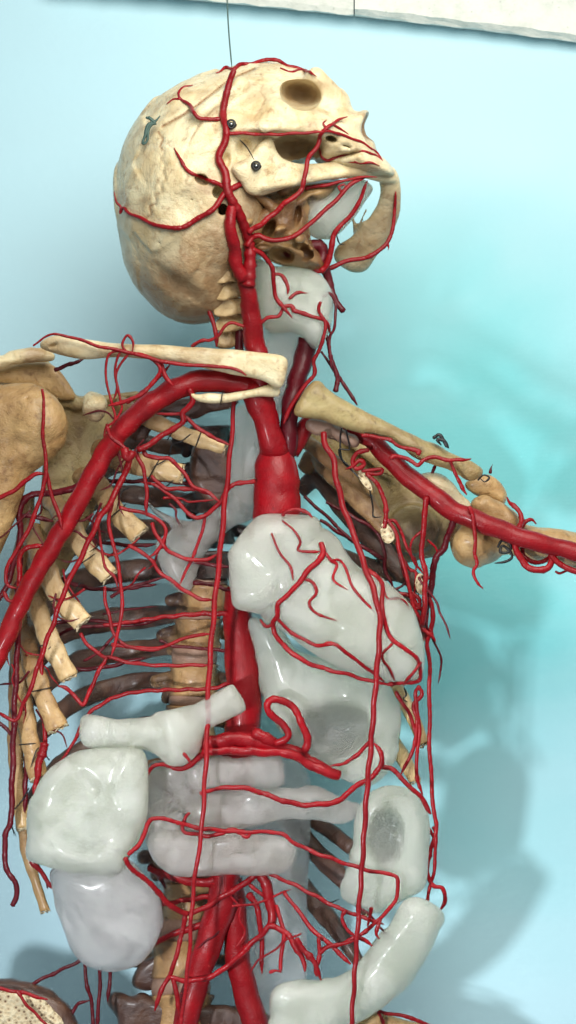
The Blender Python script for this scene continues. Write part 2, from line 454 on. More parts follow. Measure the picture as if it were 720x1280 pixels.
def wall_mat():
    m, t, b = nt('painted_backdrop')
    g = t.nodes.new('ShaderNodeNewGeometry'); mp = N(t, 'ShaderNodeMapping'); t.links.new(g.outputs['Position'], mp.inputs['Vector'])
    mp.inputs['Scale'].default_value = (1, 1, 1.6)
    n = noise(t, 3.2, 2, .4, .3, mp.outputs[0]); n2 = noise(t, 9, 3, .5, .4, mp.outputs[0])
    sep = N(t, 'ShaderNodeSeparateXYZ'); t.links.new(g.outputs['Position'], sep.inputs[0])
    # turquoise paint, with the figure's soft shadow painted in, and pale blue round it
    ex = N(t, 'ShaderNodeMath', operation='MULTIPLY_ADD'); t.links.new(sep.outputs[0], ex.inputs[0]); ex.inputs[1].default_value = 1 / .23; ex.inputs[2].default_value = -.65
    ez = N(t, 'ShaderNodeMath', operation='MULTIPLY_ADD'); t.links.new(sep.outputs[2], ez.inputs[0]); ez.inputs[1].default_value = 1 / .27; ez.inputs[2].default_value = -1.20 / .27
    l = N(t, 'ShaderNodeCombineXYZ'); t.links.new(ex.outputs[0], l.inputs[0]); t.links.new(ez.outputs[0], l.inputs[1])
    le = N(t, 'ShaderNodeVectorMath', operation='LENGTH'); t.links.new(l.outputs[0], le.inputs[0])
    ad = N(t, 'ShaderNodeMath', operation='MULTIPLY_ADD'); t.links.new(n, ad.inputs[0]); ad.inputs[1].default_value = 1.2; t.links.new(le.outputs['Value'], ad.inputs[2])
    c = mix(t, _mr(t, ad.outputs[0], .75, 2.1), (.16, .58, .62), (.52, .79, .90))
    c = mix(t, ramp(t, n2, [(.45, (0, 0, 0)), (.8, (.25, .25, .25))]), c, (.50, .72, .80))
    t.links.new(c, b.inputs['Base Color']); b.inputs['Roughness'].default_value = .55
    w = N(t, 'ShaderNodeTexWave', bands_direction='Z'); w.inputs['Scale'].default_value = 90; w.inputs['Distortion'].default_value = 6.; w.inputs['Detail'].default_value = 2
    t.links.new(g.outputs['Position'], w.inputs['Vector']); p = bump(t, b, w.outputs['Fac'], .06, .0004)
    bump(t, b, noise(t, 30, 8, .7, 0, mp.outputs[0]), .25, .002, p)
    return m
def _mr(t, src, a, bb):
    r = N(t, 'ShaderNodeMapRange', interpolation_type='SMOOTHSTEP'); t.links.new(src, r.inputs[0]); r.inputs[1].default_value = a; r.inputs[2].default_value = bb; return r.outputs[0]
M['wall'] = wall_mat()
def plaster():
    m, t, b = nt('whitewashed_plaster'); n = noise(t, 60, 6, .7); v = noise(t, 350, 4, .6)
    c = mix(t, ramp(t, n, [(.45, (0, 0, 0)), (.75, (1, 1, 1))]), (.82, .84, .78), (.62, .66, .60))
    c = mix(t, ramp(t, v, [(.62, (0, 0, 0)), (.72, (.7, .7, .7))]), c, (.30, .34, .28))
    t.links.new(c, b.inputs['Base Color']); b.inputs['Roughness'].default_value = .8; bump(t, b, v, .5, .001); return m
M['plaster'] = plaster()

# ================================================================== SETTING
def wz(y): return -212 - (1280 - y) * .15
P = []
for d in (0, -30):
    for (x, y) in ((-2600, -1500), (3400, -1500), (3400, 3300), (-2600, 3300)):
        P.append(((x - 360) * S, -(wz(y) + d) * S, (640 - y) * S + HH))
w = link_mesh('wall', P, [(0, 3, 2, 1), (4, 5, 6, 7), (0, 1, 5, 4), (3, 7, 6, 2), (0, 4, 7, 3), (1, 2, 6, 5)], M['wall'], None, False, grid=False); w['kind'] = 'structure'

# whitewashed beam across the top, two lengths meeting at a seam
rail = thing('plaster_beam', 'whitewashed speckled beam sloping across the top of the blue backdrop', 'beam', (460, 20, -370))
def beam(x0, x1, nm, fy, dz=0):
    xs = np.linspace(x0, x1, 40); V = []
    for x in xs:
        yb = 19 + .108 * (x - 442) + .00004 * (x - 442) ** 2
        for k, (y, z) in enumerate([(-150, -384 + dz), (yb - fy, -384 + dz), (yb - fy * .4, -387), (yb, -391), (yb + 2, -425), (-150, -425)]):
            V.append((x, y + (.8 * math.sin(x * .13 + k) + .5 * math.sin(x * .41 + 2 * k) if k in (1, 2, 3) else 0), z))
    n = 6; F = [(i * n + k, i * n + (k + 1) % n, (i + 1) * n + (k + 1) % n, (i + 1) * n + k) for i in range(len(xs) - 1) for k in range(n)]
    F += [tuple(range(n)), tuple((len(xs) - 1) * n + k for k in reversed(range(n)))]
    return link_mesh(nm, V, F, M['plaster'], rail, smooth=False)
beam(60, 442, 'beam_section', 20)
beam(443.5, 980, 'beam_section', 9, 3)

# ================================================================== SKELETON
SK = thing('human_skeleton', 'varnished human skeleton in real bone, head thrown back, arms out, ribs sawn short', 'skeleton', (250, 1280, -60))
sk = lambda nm, poly, **k: blob(nm, poly, k.pop('mat', M['bone_tan']), SK, **k)

# ---- skull
f = Field(128, 512, 60, 416, -140, 140, 1.9)
cran = [(147, 262), (149, 222), (161, 176), (190, 137), (230, 106), (285, 83), (335, 76), (378, 85), (412, 103), (432, 128), (430, 150),
        (408, 170), (388, 200), (350, 222), (322, 250), (306, 290), (298, 335), (290, 380), (272, 398), (242, 403), (210, 394), (182, 372), (160, 335)]
f.F = f.inflate(cran, 118, .98, 0, soft=6)
f.add(f.ell((245, 245, 10), (98, 140, 112)), 20)
mx = [(392, 135), (425, 122), (436, 133), (446, 139), (458, 136), (463, 142), (461, 150), (455, 165), (462, 175), (469, 178), (472, 190), (484, 200), (493, 212), (490, 222), (455, 216), (415, 207), (392, 196)]
f.add(f.inflate(mx, 26, 1.9, 30), 10)
f.add(f.cap((288, 160, 104), (330, 158, 112), 8, 7), 14)      # root of the cheek arch
f.add(f.cap((330, 158, 112), (405, 160, 88), 7, 9), 10)
f.add(f.cap((405, 160, 88), (445, 185, 58), 9, 8), 14)
f.add(f.cap((345, 135, 98), (392, 150, 85), 13, 10), 18)      # brow swell under the orbit
f.add(f.cap((395, 95, 62), (425, 125, 45), 12, 10), 20)
f.add(f.ell((262, 245, 84), (17, 24, 26), 10), 10)            # mastoid
f.add(f.cap((250, 218, 104), (282, 222, 100), 7, 6), 8)
f.add(f.cap((242, 232, 104), (270, 232, 100), 6), 8)
f.sub(f.ell((377, 117, 96), (27, 18, 95), 17), 1.)             # orbit
f.sub(f.ell((372, 187, 108), (37, 18, 84), 3), 1.5)             # hollow under the arch
f.sub(f.ell((306, 184, 112), (10, 12, 26), -20), 4)
f.sub(f.ell((459, 158, 45), (10, 17, 55), 14), .8)            # nasal opening
f.sub(f.ell((448, 158, 12), (8, 16, 20), 14), 2.5)
f.sub(f.ell((414, 173, 78), (9, 5, 22), 20), 1); f.sub(f.ell((432, 182, 70), (10, 3.5, 14), 20), 1); f.sub(f.ell((400, 182, 84), (6, 9, 20), 0), 1.5); f.sub(f.ell((340, 182, 112), (8, 11, 30), 10), 1.5)
f.sub(f.ell((278, 262, 90), (9, 9, 30)), 3)                   # ear hole
f.sub(f.ell((252, 224, 114), (9, 5, 16), 24), 2); f.sub(f.ell((272, 240, 108), (6, 8, 20), 10), 2); f.sub(f.ell((284, 200, 118), (5, 12, 18), 10), 2.5)
f.add(f.cap((236, 222, 108), (262, 244, 108), 4, 3), 3); f.add(f.cap((262, 210, 114), (278, 226, 110), 4, 3), 3); f.add(f.cap((246, 250, 108), (268, 262, 98), 7, 5), 5); f.add(f.cap((240, 240, 104), (244, 262, 106), 8, 7), 6)
f.sub(f.ell((430, 194, 72), (22, 4, 12), -12), 3)
f.add(f.inflate([(452, 138), (463, 140), (459, 149), (456, 160), (462, 170), (470, 176), (472, 188), (460, 184), (446, 172), (445, 152)], 6, 1.4, 2), 3)
SUT = [(203, 158), (225, 146), (247, 131), (266, 116), (282, 103), (296, 95), (318, 86)]
f.line2(SUT, 4., 1.5)
JAG = [(198, 165), (204, 174), (200, 183), (206, 190), (200, 199), (207, 207), (203, 216), (208, 224), (200, 231), (204, 240), (194, 245), (196, 254), (187, 258), (189, 268), (180, 276)]
SQ = [(292, 120), (270, 134), (252, 152), (240, 172), (232, 190), (226, 206), (236, 222)]
CR = [(326, 92), (330, 104), (325, 114), (332, 124), (326, 136), (318, 148)]
f.line2(JAG, 2.4, 1.4); f.line2(SQ, 1.6, 1.6); f.line2(CR, 1.6, 1.4)
f.sub(f.ell((318, 128, 136), (34, 22, 20), 20), 18); f.sub(f.ell((222, 262, 138), (30, 24, 20), 30), 16); f.sub(f.ell((212, 358, 92), (30, 14, 14), 35), 12)
f.add(f.cap((300, 104, 84), (250, 140, 104), 10, 9), 16)
for q in range(9): f.sub(f.ell((240 + 46 * math.sin(q * 2.1), 250 + 100 * abs(math.sin(q * 1.37)), 116 - 10 * abs(math.sin(q))), (1.6, 1.2, 12)), 2)
f.line2([(352, 98), (356, 112), (352, 125), (360, 140)], .5, 2.5)
f.line2([(232, 320), (240, 300), (252, 285)], 1.2, 3)
f.line2([(196, 330), (215, 345), (240, 350)], 1., 4)
def skst(v):
    x, y, z = v.T; n = wave_noise(v, .06, 3) * .5; n2 = wave_noise(v, .14, 5)
    s = np.clip((x - 285 + (y - 225) * 1.2) / 60 + n * .5, 0, 1) * np.clip((y - 215) / 30, 0, 1) * .85
    s = np.maximum(s, np.clip((y - 255) / 140, 0, .55) * np.clip(.7 + n + .3 * n2, 0, 1))
    d = np.full(len(v), 1e9); P = np.array(SUT, float)
    for a, b in zip(P[:-1], P[1:]):
        e = b - a; t = np.clip(((x - a[0]) * e[0] + (y - a[1]) * e[1]) / (e @ e), 0, 1)
        d = np.minimum(d, np.hypot(x - a[0] - e[0] * t, y - a[1] - e[1] * t))
    s = np.maximum(s, 1. * np.exp(-(d / 2.1) ** 2) * (z > 0))
    for L, wgt in ((JAG, 1.), (SQ, .7), (CR, .7)):
        d = np.full(len(v), 1e9); P = np.array(L, float)
        for a, b in zip(P[:-1], P[1:]):
            e = b - a; t = np.clip(((x - a[0]) * e[0] + (y - a[1]) * e[1]) / (e @ e), 0, 1); d = np.minimum(d, np.hypot(x - a[0] - e[0] * t, y - a[1] - e[1] * t))
        s = np.maximum(s, wgt * np.exp(-(d / 1.7) ** 2) * (z > 0) * np.clip(.7 + n2, .2, 1))
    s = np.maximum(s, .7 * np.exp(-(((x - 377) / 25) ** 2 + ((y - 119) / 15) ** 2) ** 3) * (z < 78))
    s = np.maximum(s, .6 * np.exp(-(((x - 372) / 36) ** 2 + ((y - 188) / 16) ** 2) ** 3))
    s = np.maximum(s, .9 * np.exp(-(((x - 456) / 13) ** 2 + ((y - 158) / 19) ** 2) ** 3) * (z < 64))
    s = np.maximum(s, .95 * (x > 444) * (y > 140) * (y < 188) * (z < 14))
    s = np.maximum(s, np.clip(.6 + n, 0, 1) * .7 * np.exp(-(((x - 262) / 26) ** 2 + ((y - 226) / 20) ** 2) ** 2))
    s = np.maximum(s, np.clip(n2 * .5 - .1, 0, .4))
    return np.clip(s, 0, 1)
skull = mesh_field('skull', f, M['bone'], SK, ((1.3, .035), (.6, .1), (.35, .25)), skst, 'skull', 1, 3, fac=(38, .035))

# ---- underside of the skull: a rugged brown mass of processes and hollows
f = Field(280, 432, 215, 352, -60, 110, 2.2)
f.F = f.inflate([(288, 232), (318, 240), (350, 236), (400, 226), (428, 226), (412, 248), (392, 262), (388, 292), (402, 318), (404, 336), (372, 338), (340, 326), (322, 318), (308, 335), (296, 330), (290, 290)], 45, 1.3, 20)
rs = np.random.RandomState(5)
for i in range(26):
    c = (rs.uniform(300, 395), rs.uniform(235, 325), rs.uniform(50, 84)); (f.add if i % 2 else f.sub)(f.ell(c, (rs.uniform(5, 12), rs.uniform(4, 10), rs.uniform(8, 20)), rs.uniform(-50, 50)), 4)
f.add(f.cap((318, 240, 86), (345, 262, 70), 7, 5), 4); f.add(f.cap((345, 262, 76), (350, 300, 60), 6, 4), 4)
f.add(f.cap((300, 252, 84), (330, 300, 60), 5, 3), 4); f.add(f.cap((365, 250, 76), (352, 285, 66), 6, 4), 4)
f.sub(f.ell((336, 288, 80), (8, 16, 34), 30), 2); f.sub(f.ell((318, 262, 96), (5, 10, 24), -20), 2); f.sub(f.ell((372, 270, 70), (6, 14, 26), 10), 2); f.sub(f.ell((352, 320, 60), (16, 10, 30), 10), 3)
o = mesh_field('skull_base', f, M['bone_tan'], SK, ((1.4, .1), (.7, .22)), lambda v: np.clip(.65 + .5 * wave_noise(v, .09, 8), 0, 1), 'base', 1, 9)

# ---- lower jaw, near side and far side meeting at the chin
f = Field(278, 508, 160, 350, -110, 130, 2.2)
near = [(289, 211), (298, 203), (311, 197), (321, 184), (333, 171), (342, 174), (346, 188), (357, 199), (378, 204), (412, 201), (446, 198), (472, 203), (489, 212), (496, 226), (480, 229), (459, 223), (431, 223), (400, 226), (370, 231), (346, 239), (325, 245), (310, 241), (299, 226)]
f.F = f.inflate(near, 12, .75, 70, ax=-.42, c=(390, 0), soft=2)
f.add(f.cap((330, 233, 103), (455, 212, 48), 5, 7), 6)
far = [(484, 208), (496, 216), (501, 238), (501, 258), (497, 276), (487, 300), (471, 321), (458, 339), (442, 342), (430, 336), (417, 323), (420, 308), (436, 297), (445, 287), (452, 276), (459, 274), (467, 262), (474, 248), (476, 235), (474, 225)]
f.add(f.inflate(far, 11, .8, -12, ay=-.62, c=(0, 275), soft=2), 5)
f.add(f.cap((444, 290, -30), (439, 257, -22), 4, 2.5), 3)
f.add(f.cap((446, 286, -26), (458, 262, -14), 3, 2.4), 3)
f.line2([(318, 176), (326, 196), (345, 214), (385, 214), (440, 210)], -.8, 6)
mandible = mesh_field('mandible', f, M['bone'], SK, ((.9, .06), (.45, .18)), lambda v: np.clip((v[:, 1] - 232) / 30, 0, .6) * np.clip(.8 + .5 * wave_noise(v, .08, 2), 0, 1) * (v[:, 0] > 405) + .25 * np.clip(wave_noise(v, .1, 6), 0, 1), 'mandible', 2, 4)

# spring wires pinned into the jaw and temple
def spring(x, y, z, r=6):
    a = np.linspace(0, 2 * math.pi * 2.6, 44); 
    return tube('jaw_spring', [(x + (r - .25 * i / 4) * math.cos(t), y + (r * .85) * math.sin(t), z + i * .12) for i, t in enumerate(a)], 1.5, 0, M['wire'], SK, rough=0, wob=0, sides=7)
for (x, y) in ((289, 155), (320, 207)):
    z = (surf(x, y, ['skull', 'mandible']) or 100) + 2; o = spring(x, y, z)
    V = [(x + 3 * math.sin(p) * math.cos(q), y + 3 * math.sin(p) * math.sin(q), z + 3 + 3 * math.cos(p)) for p in np.linspace(0.02, 3.1, 7) for q in np.linspace(0, 2 * math.pi, 10, endpoint=False)]
    F = [(i * 10 + j, i * 10 + (j + 1) % 10, (i + 1) * 10 + (j + 1) % 10, (i + 1) * 10 + j) for i in range(6) for j in range(10)]
    link_mesh('pin_head', V, F, M['steel'], o)
tube('jaw_wire', [(300, 175, 128), (309, 185, 122), (318, 200, 118)], .9, 0, M['wire'], SK)
tube('skull_clasp', [(183, 147), (190, 150), (186, 160), (181, 170), (178, 180), (184, 176), (187, 160), (196, 150), (200, 145)], 2.0, 90, M['green_wire'], SK, on=['skull'])
tube('skull_clasp', [(185, 146), (194, 154), (186, 156), (180, 175)], 2.4, 90, M['green_wire'], SK, on=['skull'])
tube('jaw_wire', [(420, 292, 10), (424, 304, 0), (432, 306, -20)], 1., 0, M['wire'], SK)

# ---- neck bones
def vert_field(x, y, w, hgt, z, proc, seed, knob=1.):
    f = Field(x - w * 1.9, x + w * 1.9, y - hgt * .95, y + hgt * .95, z - w * 1.6, z + w * 1.3, 2.2 if w < 30 else 2.8)
    b = np.sqrt((f.X - x) ** 2 + ((f.Z - z)) ** 2)
    rad = w * (.82 + .18 * np.clip(np.abs(f.Y - y) / (hgt * .42), 0, 1.05) ** 2.5)
    g = np.maximum(b - rad, np.abs(f.Y - y) - hgt * .42) * .8
    f.F = np.broadcast_to(g, f.F.shape).astype(np.float32).copy() - .6
    rs = np.random.RandomState(seed)
    for a, bb, r0, r1 in proc: f.add(f.cap(a, bb, r0, r1), 6)
    return f
CS = [(281, 342, 13, 22), (284, 362, 14, 20), (287, 382, 14, 21), (289, 402, 15, 21), (290, 421, 16, 20)]
for i, (x, y, w, hh) in enumerate(CS):
    zz = 62 - i * 14; f = vert_field(x + 6, y, w, hh, zz, [((x, y + 2, zz + 8), (x - 13, y + 4, zz + 14), 9, 8), ((x - 13, y + 4, zz + 14), (x - 7, y - 6, zz + 20), 8, 7), ((x + 4, y + 2, zz + 12), (x - 4, y + 8, zz + 16), 4, 4), ((x, y, zz - 14), (x - 2, y + 2, zz - 38), 5, 4)], i)
    mesh_field('cervical_vertebra', f, M['bone_rib'], SK, ((1.6, .16), (.9, .3)), lambda v: np.clip(.35 + .5 * wave_noise(v, .12, 31), 0, 1), 'cv%d' % i, 1, 40 + i)
f = Field(245, 300, 270, 345, 20, 100, 2.)
f.F = f.cap((266, 288, 86), (268, 318, 66), 6, 4); f.add(f.cap((260, 286, 84), (275, 289, 84), 4.5), 4); f.add(f.cap((268, 318, 66), (272, 338, 40), 5, 8), 5)
mesh_field('styloid_process', f, M['bone_tan'], SK, ((.8, .15),), lambda v: np.full(len(v), .2), 'styl', 1, 5)

# ---- spine: thoracic and lumbar
rows = [(262, 548, 26, 36, 1), (266, 586, 26, 36, 1), (268, 625, 27, 36, 1), (268, 664, 28, 36, 1), (264, 707, 29, 38, 1), (258, 749, 30, 40, 0), (248, 792, 31, 42, 0), (243, 850, 32, 46, 0), (240, 902, 33, 46, 0),
        (238, 956, 34, 48, 0), (236, 1012, 35, 50, 0), (234, 1070, 36, 50, 0), (236, 1127, 37, 52, 0), (226, 1200, 40, 54, 0), (226, 1268, 42, 56, 0)]
for i, (x, y, w, hh, dk) in enumerate(rows):
    z = -62
    low = i > 11
    pr = [((x - w * .6, y - 4, z - 20), (x - w * 1.5, y + 2, z - 12), 10, 8), ((x + w * .6, y - 4, z - 20), (x + w * 1.5, y + 2, z - 16), 10, 8),
          ((x - w * .9, y + 6, z - 10), (x - w * 1.1, y + hh * .5, z - 14), 8, 7), ((x, y, z - w), (x, y + 16, z - w * 1.45), 8, 7)]
    f = vert_field(x, y, w, hh, z, pr, i)
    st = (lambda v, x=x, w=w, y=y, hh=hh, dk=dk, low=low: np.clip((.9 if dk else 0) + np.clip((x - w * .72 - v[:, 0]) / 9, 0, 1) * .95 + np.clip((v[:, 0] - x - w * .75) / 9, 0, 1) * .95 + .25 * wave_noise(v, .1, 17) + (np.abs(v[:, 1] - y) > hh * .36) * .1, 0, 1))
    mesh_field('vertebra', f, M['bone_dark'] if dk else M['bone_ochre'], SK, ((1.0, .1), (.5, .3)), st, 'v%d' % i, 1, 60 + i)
    if i and not dk:
        px, py, pw, ph, _ = rows[i - 1]; gap = (y - hh * .44) - (py + ph * .44)
        if gap > 4:
            yy = (y + py) / 2; C = np.array([[x, yy - gap * .52, z], [x, yy, z], [x, yy + gap * .52, z]])
            V, F, T = tube_mesh(C, np.array([w * .86, w * .9, w * .86]), 24); link_mesh('disc', V, F, M['tendon'], SK)

# ---- rear ribs, shade painted dark, running from the spine round to the viewer's left
rear = [([(236, 520, -70), (205, 508, -90), (172, 500, -80), (150, 515, -50)], 11), ([(240, 560, -70), (205, 558, -100), (165, 552, -95), (130, 565, -55)], 10),
        ([(242, 592, -70), (200, 585, -105), (150, 580, -100), (110, 605, -55)], 10), ([(240, 628, -75), (195, 622, -112), (140, 618, -108), (92, 640, -60)], 12),
        ([(238, 664, -75), (190, 662, -118), (135, 662, -112), (78, 690, -62)], 13), ([(232, 708, -75), (190, 712, -120), (140, 716, -118), (85, 732, -80), (52, 765, -40)], 14),
        ([(226, 765, -75), (180, 772, -124), (130, 776, -120), (76, 792, -80), (44, 825, -35)], 14.5), ([(222, 806, -75), (180, 812, -124), (130, 819, -120), (76, 838, -76), (38, 875, -30)], 13),
        ([(222, 850, -75), (180, 852, -124), (130, 862, -118), (80, 886, -76), (38, 930, -30)], 12.5), ([(222, 905, -75), (170, 910, -120), (110, 935, -110), (66, 968, -70), (38, 1010, -30)], 13)]
for p, w in rear: bar('rib', p, (w * .8, w, w, w * .9), 5.5, M['bone_dark'], SK, label='dark rear rib with shade painted into its colour')
# side parts of the ribs running down to sawn front ends
fr = [([(150, 505, -30), (178, 520, 6), (215, 537, 22), (248, 549, 28), (280, 560, 30)], (11, 10, 8.5)), ([(120, 560, -40), (148, 572, 0), (185, 584, 20), (226, 592, 24)], (14, 15, 12)),
      ([(88, 590, -50), (120, 606, -10), (146, 640, 10), (174, 668, 16)], (12, 14, 13)), ([(60, 620, -40), (84, 650, 0), (106, 686, 16), (136, 720, 22)], (13, 14, 13)),
      ([(36, 660, -40), (52, 700, 0), (74, 745, 20), (103, 778, 26)], (13, 14, 13)), ([(46, 690, -60), (46, 750, -10), (62, 800, 18), (86, 846, 24)], (12, 13, 13)),
      ([(38, 770, -60), (36, 810, -10), (50, 860, 16), (72, 910, 22)], (12, 13, 13)), ([(36, 620, -80), (22, 740, -50), (26, 840, -20), (34, 910, 6), (48, 972, 14)], (8, 11, 12, 12)),
      ([(20, 790, -60), (20, 880, -30), (20, 960, -5), (29, 1035, 4)], (8, 10, 9)), ([(24, 960, -30), (30, 1050, -6), (44, 1100, 0), (56, 1138, 4)], (8, 7, 6))]
for k, (p, w) in enumerate(fr):
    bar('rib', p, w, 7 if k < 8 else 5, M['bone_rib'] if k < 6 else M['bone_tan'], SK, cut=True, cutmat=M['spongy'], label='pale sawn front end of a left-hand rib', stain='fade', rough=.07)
# black wire ties and the twisted wires between the ribs
def tie(x, y, w, ang, z, t=9):
    a = math.radians(ang); u = (math.cos(a), math.sin(a))
    P = []
    for q in np.linspace(0, 2 * math.pi, 22): P.append((x + u[0] * w * math.cos(q), y + u[1] * w * math.cos(q), z + t * math.sin(q)))
    tube('wire_tie', P, .9, 0, M['wire'], SK, rough=0, wob=0, sides=6)
for a in ((248, 549, 10, 110, 28), (215, 540, 11, 120, 22), (193, 585, 16, 120, 21), (146, 640, 15, 140, 10), (112, 697, 15, 145, 17), (75, 748, 14, 160, 19), (60, 805, 13, 165, 16), (52, 862, 13, 168, 16), (36, 930, 12, 175, 10)): tie(*a)
for P in ([(238, 543, 40), (226, 552, 38), (215, 556, 34), (210, 572, 30), (190, 585, 36)], [(133, 672, 20), (120, 684, 24), (112, 690, 34)], [(100, 728, 10), (94, 740, 6)], [(70, 788, 16), (70, 802, 22), (60, 812, 30)],
          [(36, 985, 16), (28, 1000, 12), (14, 1020, 20), (18, 1045, 16)], [(62, 950, 10), (48, 935, 24), (38, 960, 24)], [(160, 610, 10), (152, 616, 20), (145, 640, 24)], [(10, 1025, 0), (20, 1045, 0)], [(185, 600, 26), (200, 612, 20), (222, 596, 30)]):
    tube('tie_wire', P, 1.0, 0, M['wire'], SK, rough=0, sides=6)

# ---- viewer's left shoulder
sk('scapula', [(54, 448), (70, 462), (92, 492), (112, 494), (140, 498), (185, 488), (190, 494), (150, 520), (140, 545), (130, 590), (118, 640), (90, 700), (60, 745), (44, 740), (46, 690), (50, 620), (52, 540), (30, 470)], mat=M['bone_olive'], R=6, k=1.2, z0=-42, h=2.6, ops=[('+', 'cap', ((80, 500, -20), (120, 503, 14), 11, 12), 6), ('+', 'cap', ((45, 452, -30), (86, 497, -30), 9, 8), 8), ('+', 'cap', ((96, 506, -30), (170, 492, -34), 7, 5), 6)], noise=((1.2, .05), (.5, .16)), seed=3,
   stain=lambda v: np.clip(.3 * wave_noise(v, .05, 4), 0, .5))
sk('coracoid_process', [(102, 507), (104, 496), (112, 489), (122, 490), (131, 497), (133, 508), (130, 518), (121, 525), (112, 523), (105, 517)], mat=M['bone'], R=15, k=1., z0=16, h=2., noise=((1.8, .12), (1., .3)), stain=lambda v: np.clip((v[:, 1] - 504) / 14, 0, .8), seed=8)
sk('acromion', [(-30, 440), (0, 444), (14, 437), (33, 433), (56, 435), (69, 443), (68, 451), (56, 455), (28, 455), (0, 460), (-30, 468)], mat=M['bone'], R=10, k=1.2, z0=8, ax=-.1, h=2.2, noise=((1.8, .08), (1., .25)), seed=5, stain=lambda v: np.clip(.15 + .4 * wave_noise(v, .1, 3), 0, .7))
sk('scapular_spine', [(-30, 462), (0, 458), (40, 452), (66, 456), (84, 476), (96, 498), (70, 500), (40, 486), (0, 480), (-30, 486)], mat=M['bone_tan'], R=9, k=1., z0=-18, h=2.4, noise=((1., .07),), seed=6)
sk('humerus', [(-60, 500), (-20, 480), (0, 480), (22, 477), (44, 482), (62, 497), (78, 519), (83, 540), (74, 563), (54, 583), (34, 602), (26, 625), (16, 656), (0, 695), (-30, 760), (-80, 860), (-120, 860), (-110, 700), (-80, 600)],
   mat=M['bone_tan'], R=36, k=.9, z0=18, ax=.05, h=2.8, soft=8, noise=((2.2, .045), (1.1, .13), (.6, .3)), seed=12, ops=[('+', 'ell', ((44, 530, 26), (38, 46, 34), -20), 10), ('-', 'cap', ((20, 480, 62), (2, 620, 56), 4, 6), 8), ('-', 'ell', ((20, 489, 50), (3, 2, 8)), 2), ('-', 'ell', ((34, 499, 52), (2, 3, 8)), 2)],
   stain=lambda v: np.clip(.25 * wave_noise(v, .05, 4) + .1, 0, .5))
sk('clavicle', [(49, 430), (56, 423), (70, 419), (92, 421), (125, 427), (160, 430), (227, 432), (293, 437), (338, 441), (356, 445), (361, 453), (358, 470), (353, 484), (344, 485), (330, 477), (308, 471), (270, 464), (227, 455), (170, 447), (135, 447), (108, 449), (86, 446), (66, 441), (52, 436)],
   mat=M['bone'], R=10, k=.95, z0=62, ax=.06, h=2.2, noise=((.7, .04), (.4, .15)), seed=13, stain=lambda v: np.clip(np.clip((v[:, 0] - 346) / 12, 0, 1) * .5 + np.clip((100 - v[:, 0]) / 50, 0, .5) + .35 * wave_noise(v, .08, 5), 0, 1),
   ops=[('-', 'ell', ((341, 474, 88), (2, 2, 8)), 1), ('-', 'ell', ((352, 450, 90), (3, 3, 6)), 1.5), ('-', 'ell', ((66, 432, 66), (8, 2.5, 12), -20), 2)])
sk('first_rib_end', [(237, 496), (238, 488), (246, 493), (262, 491), (285, 492), (313, 487), (336, 480), (345, 480), (351, 487), (347, 496), (330, 496), (310, 498), (277, 504), (252, 503)], mat=M['bone'], R=7, k=.9, z0=58, h=1.8, noise=((.6, .08), (.4, .2)), seed=14)
tie(277, 497, 9, 100, 60, 8)
sk('first_rib_end', [(160, 545), (178, 520), (205, 505), (240, 498), (280, 496), (300, 500), (288, 512), (262, 516), (240, 524), (215, 520), (195, 530), (180, 552)], mat=M['bone_dark'], R=7, k=1., z0=-10, h=2.4, noise=((1.2, .08), (.5, .2)), seed=15)
sk('sternal_stub', [(240, 560), (262, 548), (284, 562), (290, 600), (276, 632), (255, 628), (240, 600)], mat=M['bone_dark'], R=12, k=1., z0=-18, h=2.4, noise=((1.6, .08), (.5, .2)), seed=16)

# ---- viewer's right shoulder and arm
sk('clavicle', [(366, 516), (375, 497), (384, 484), (395, 478), (410, 486), (432, 500), (467, 518), (496, 534), (525, 549), (545, 555), (563, 565), (592, 577), (605, 588), (601, 597), (586, 602), (570, 593), (546, 582), (518, 572), (506, 562), (478, 547), (446, 541), (423, 533), (397, 524), (376, 522)],
   mat=M['bone_olive'], R=13, k=.95, z0=36, ax=-.12, h=2.2, noise=((.9, .05), (.5, .16)), seed=20, stain=lambda v: np.clip(.25 * wave_noise(v, .08, 5), 0, 1), ops=[('-', 'ell', ((383, 500, 66), (3, 4, 10)), 2), ('+', 'cap', ((376, 512, 44), (396, 484, 44), 6, 7), 6)])
sk('clavicle_tendon', [(383, 530), (390, 524), (410, 526), (430, 536), (448, 548), (446, 558), (430, 556), (414, 548), (400, 544), (387, 540)], mat=M['tendon'], R=9, k=1., z0=22, h=2., noise=((1.8, .14), (1., .3)), seed=21)
sk('scapula', [(392, 536), (430, 540), (470, 556), (505, 582), (530, 605), (562, 640), (570, 660), (554, 690), (532, 698), (500, 704), (484, 690), (462, 660), (432, 628), (402, 596), (384, 560)], mat=M['bone_olive'], R=7, k=1.2, z0=-84, h=2.8, noise=((1.4, .05), (.5, .16)), seed=22,
   ops=[('+', 'cap', ((516, 662, -56), (556, 662, -24), 32, 20), 14), ('+', 'cap', ((440, 548, -70), (556, 650, -36), 8, 14), 12)], stain=lambda v: np.clip(np.clip((v[:, 1] - 640) / 40, 0, .6) + .3 * wave_noise(v, .05, 5), 0, .9))
sk('coracoid_process', [(521, 597), (530, 591), (547, 592), (562, 600), (574, 612), (587, 626), (588, 637), (580, 641), (566, 640), (552, 632), (538, 616), (526, 606)], mat=M['bone'], R=13, k=1.1, z0=8, h=2.1, noise=((1.8, .08), (1., .2)), seed=23, stain=lambda v: np.clip(.2 + .4 * wave_noise(v, .08, 5), 0, .8))
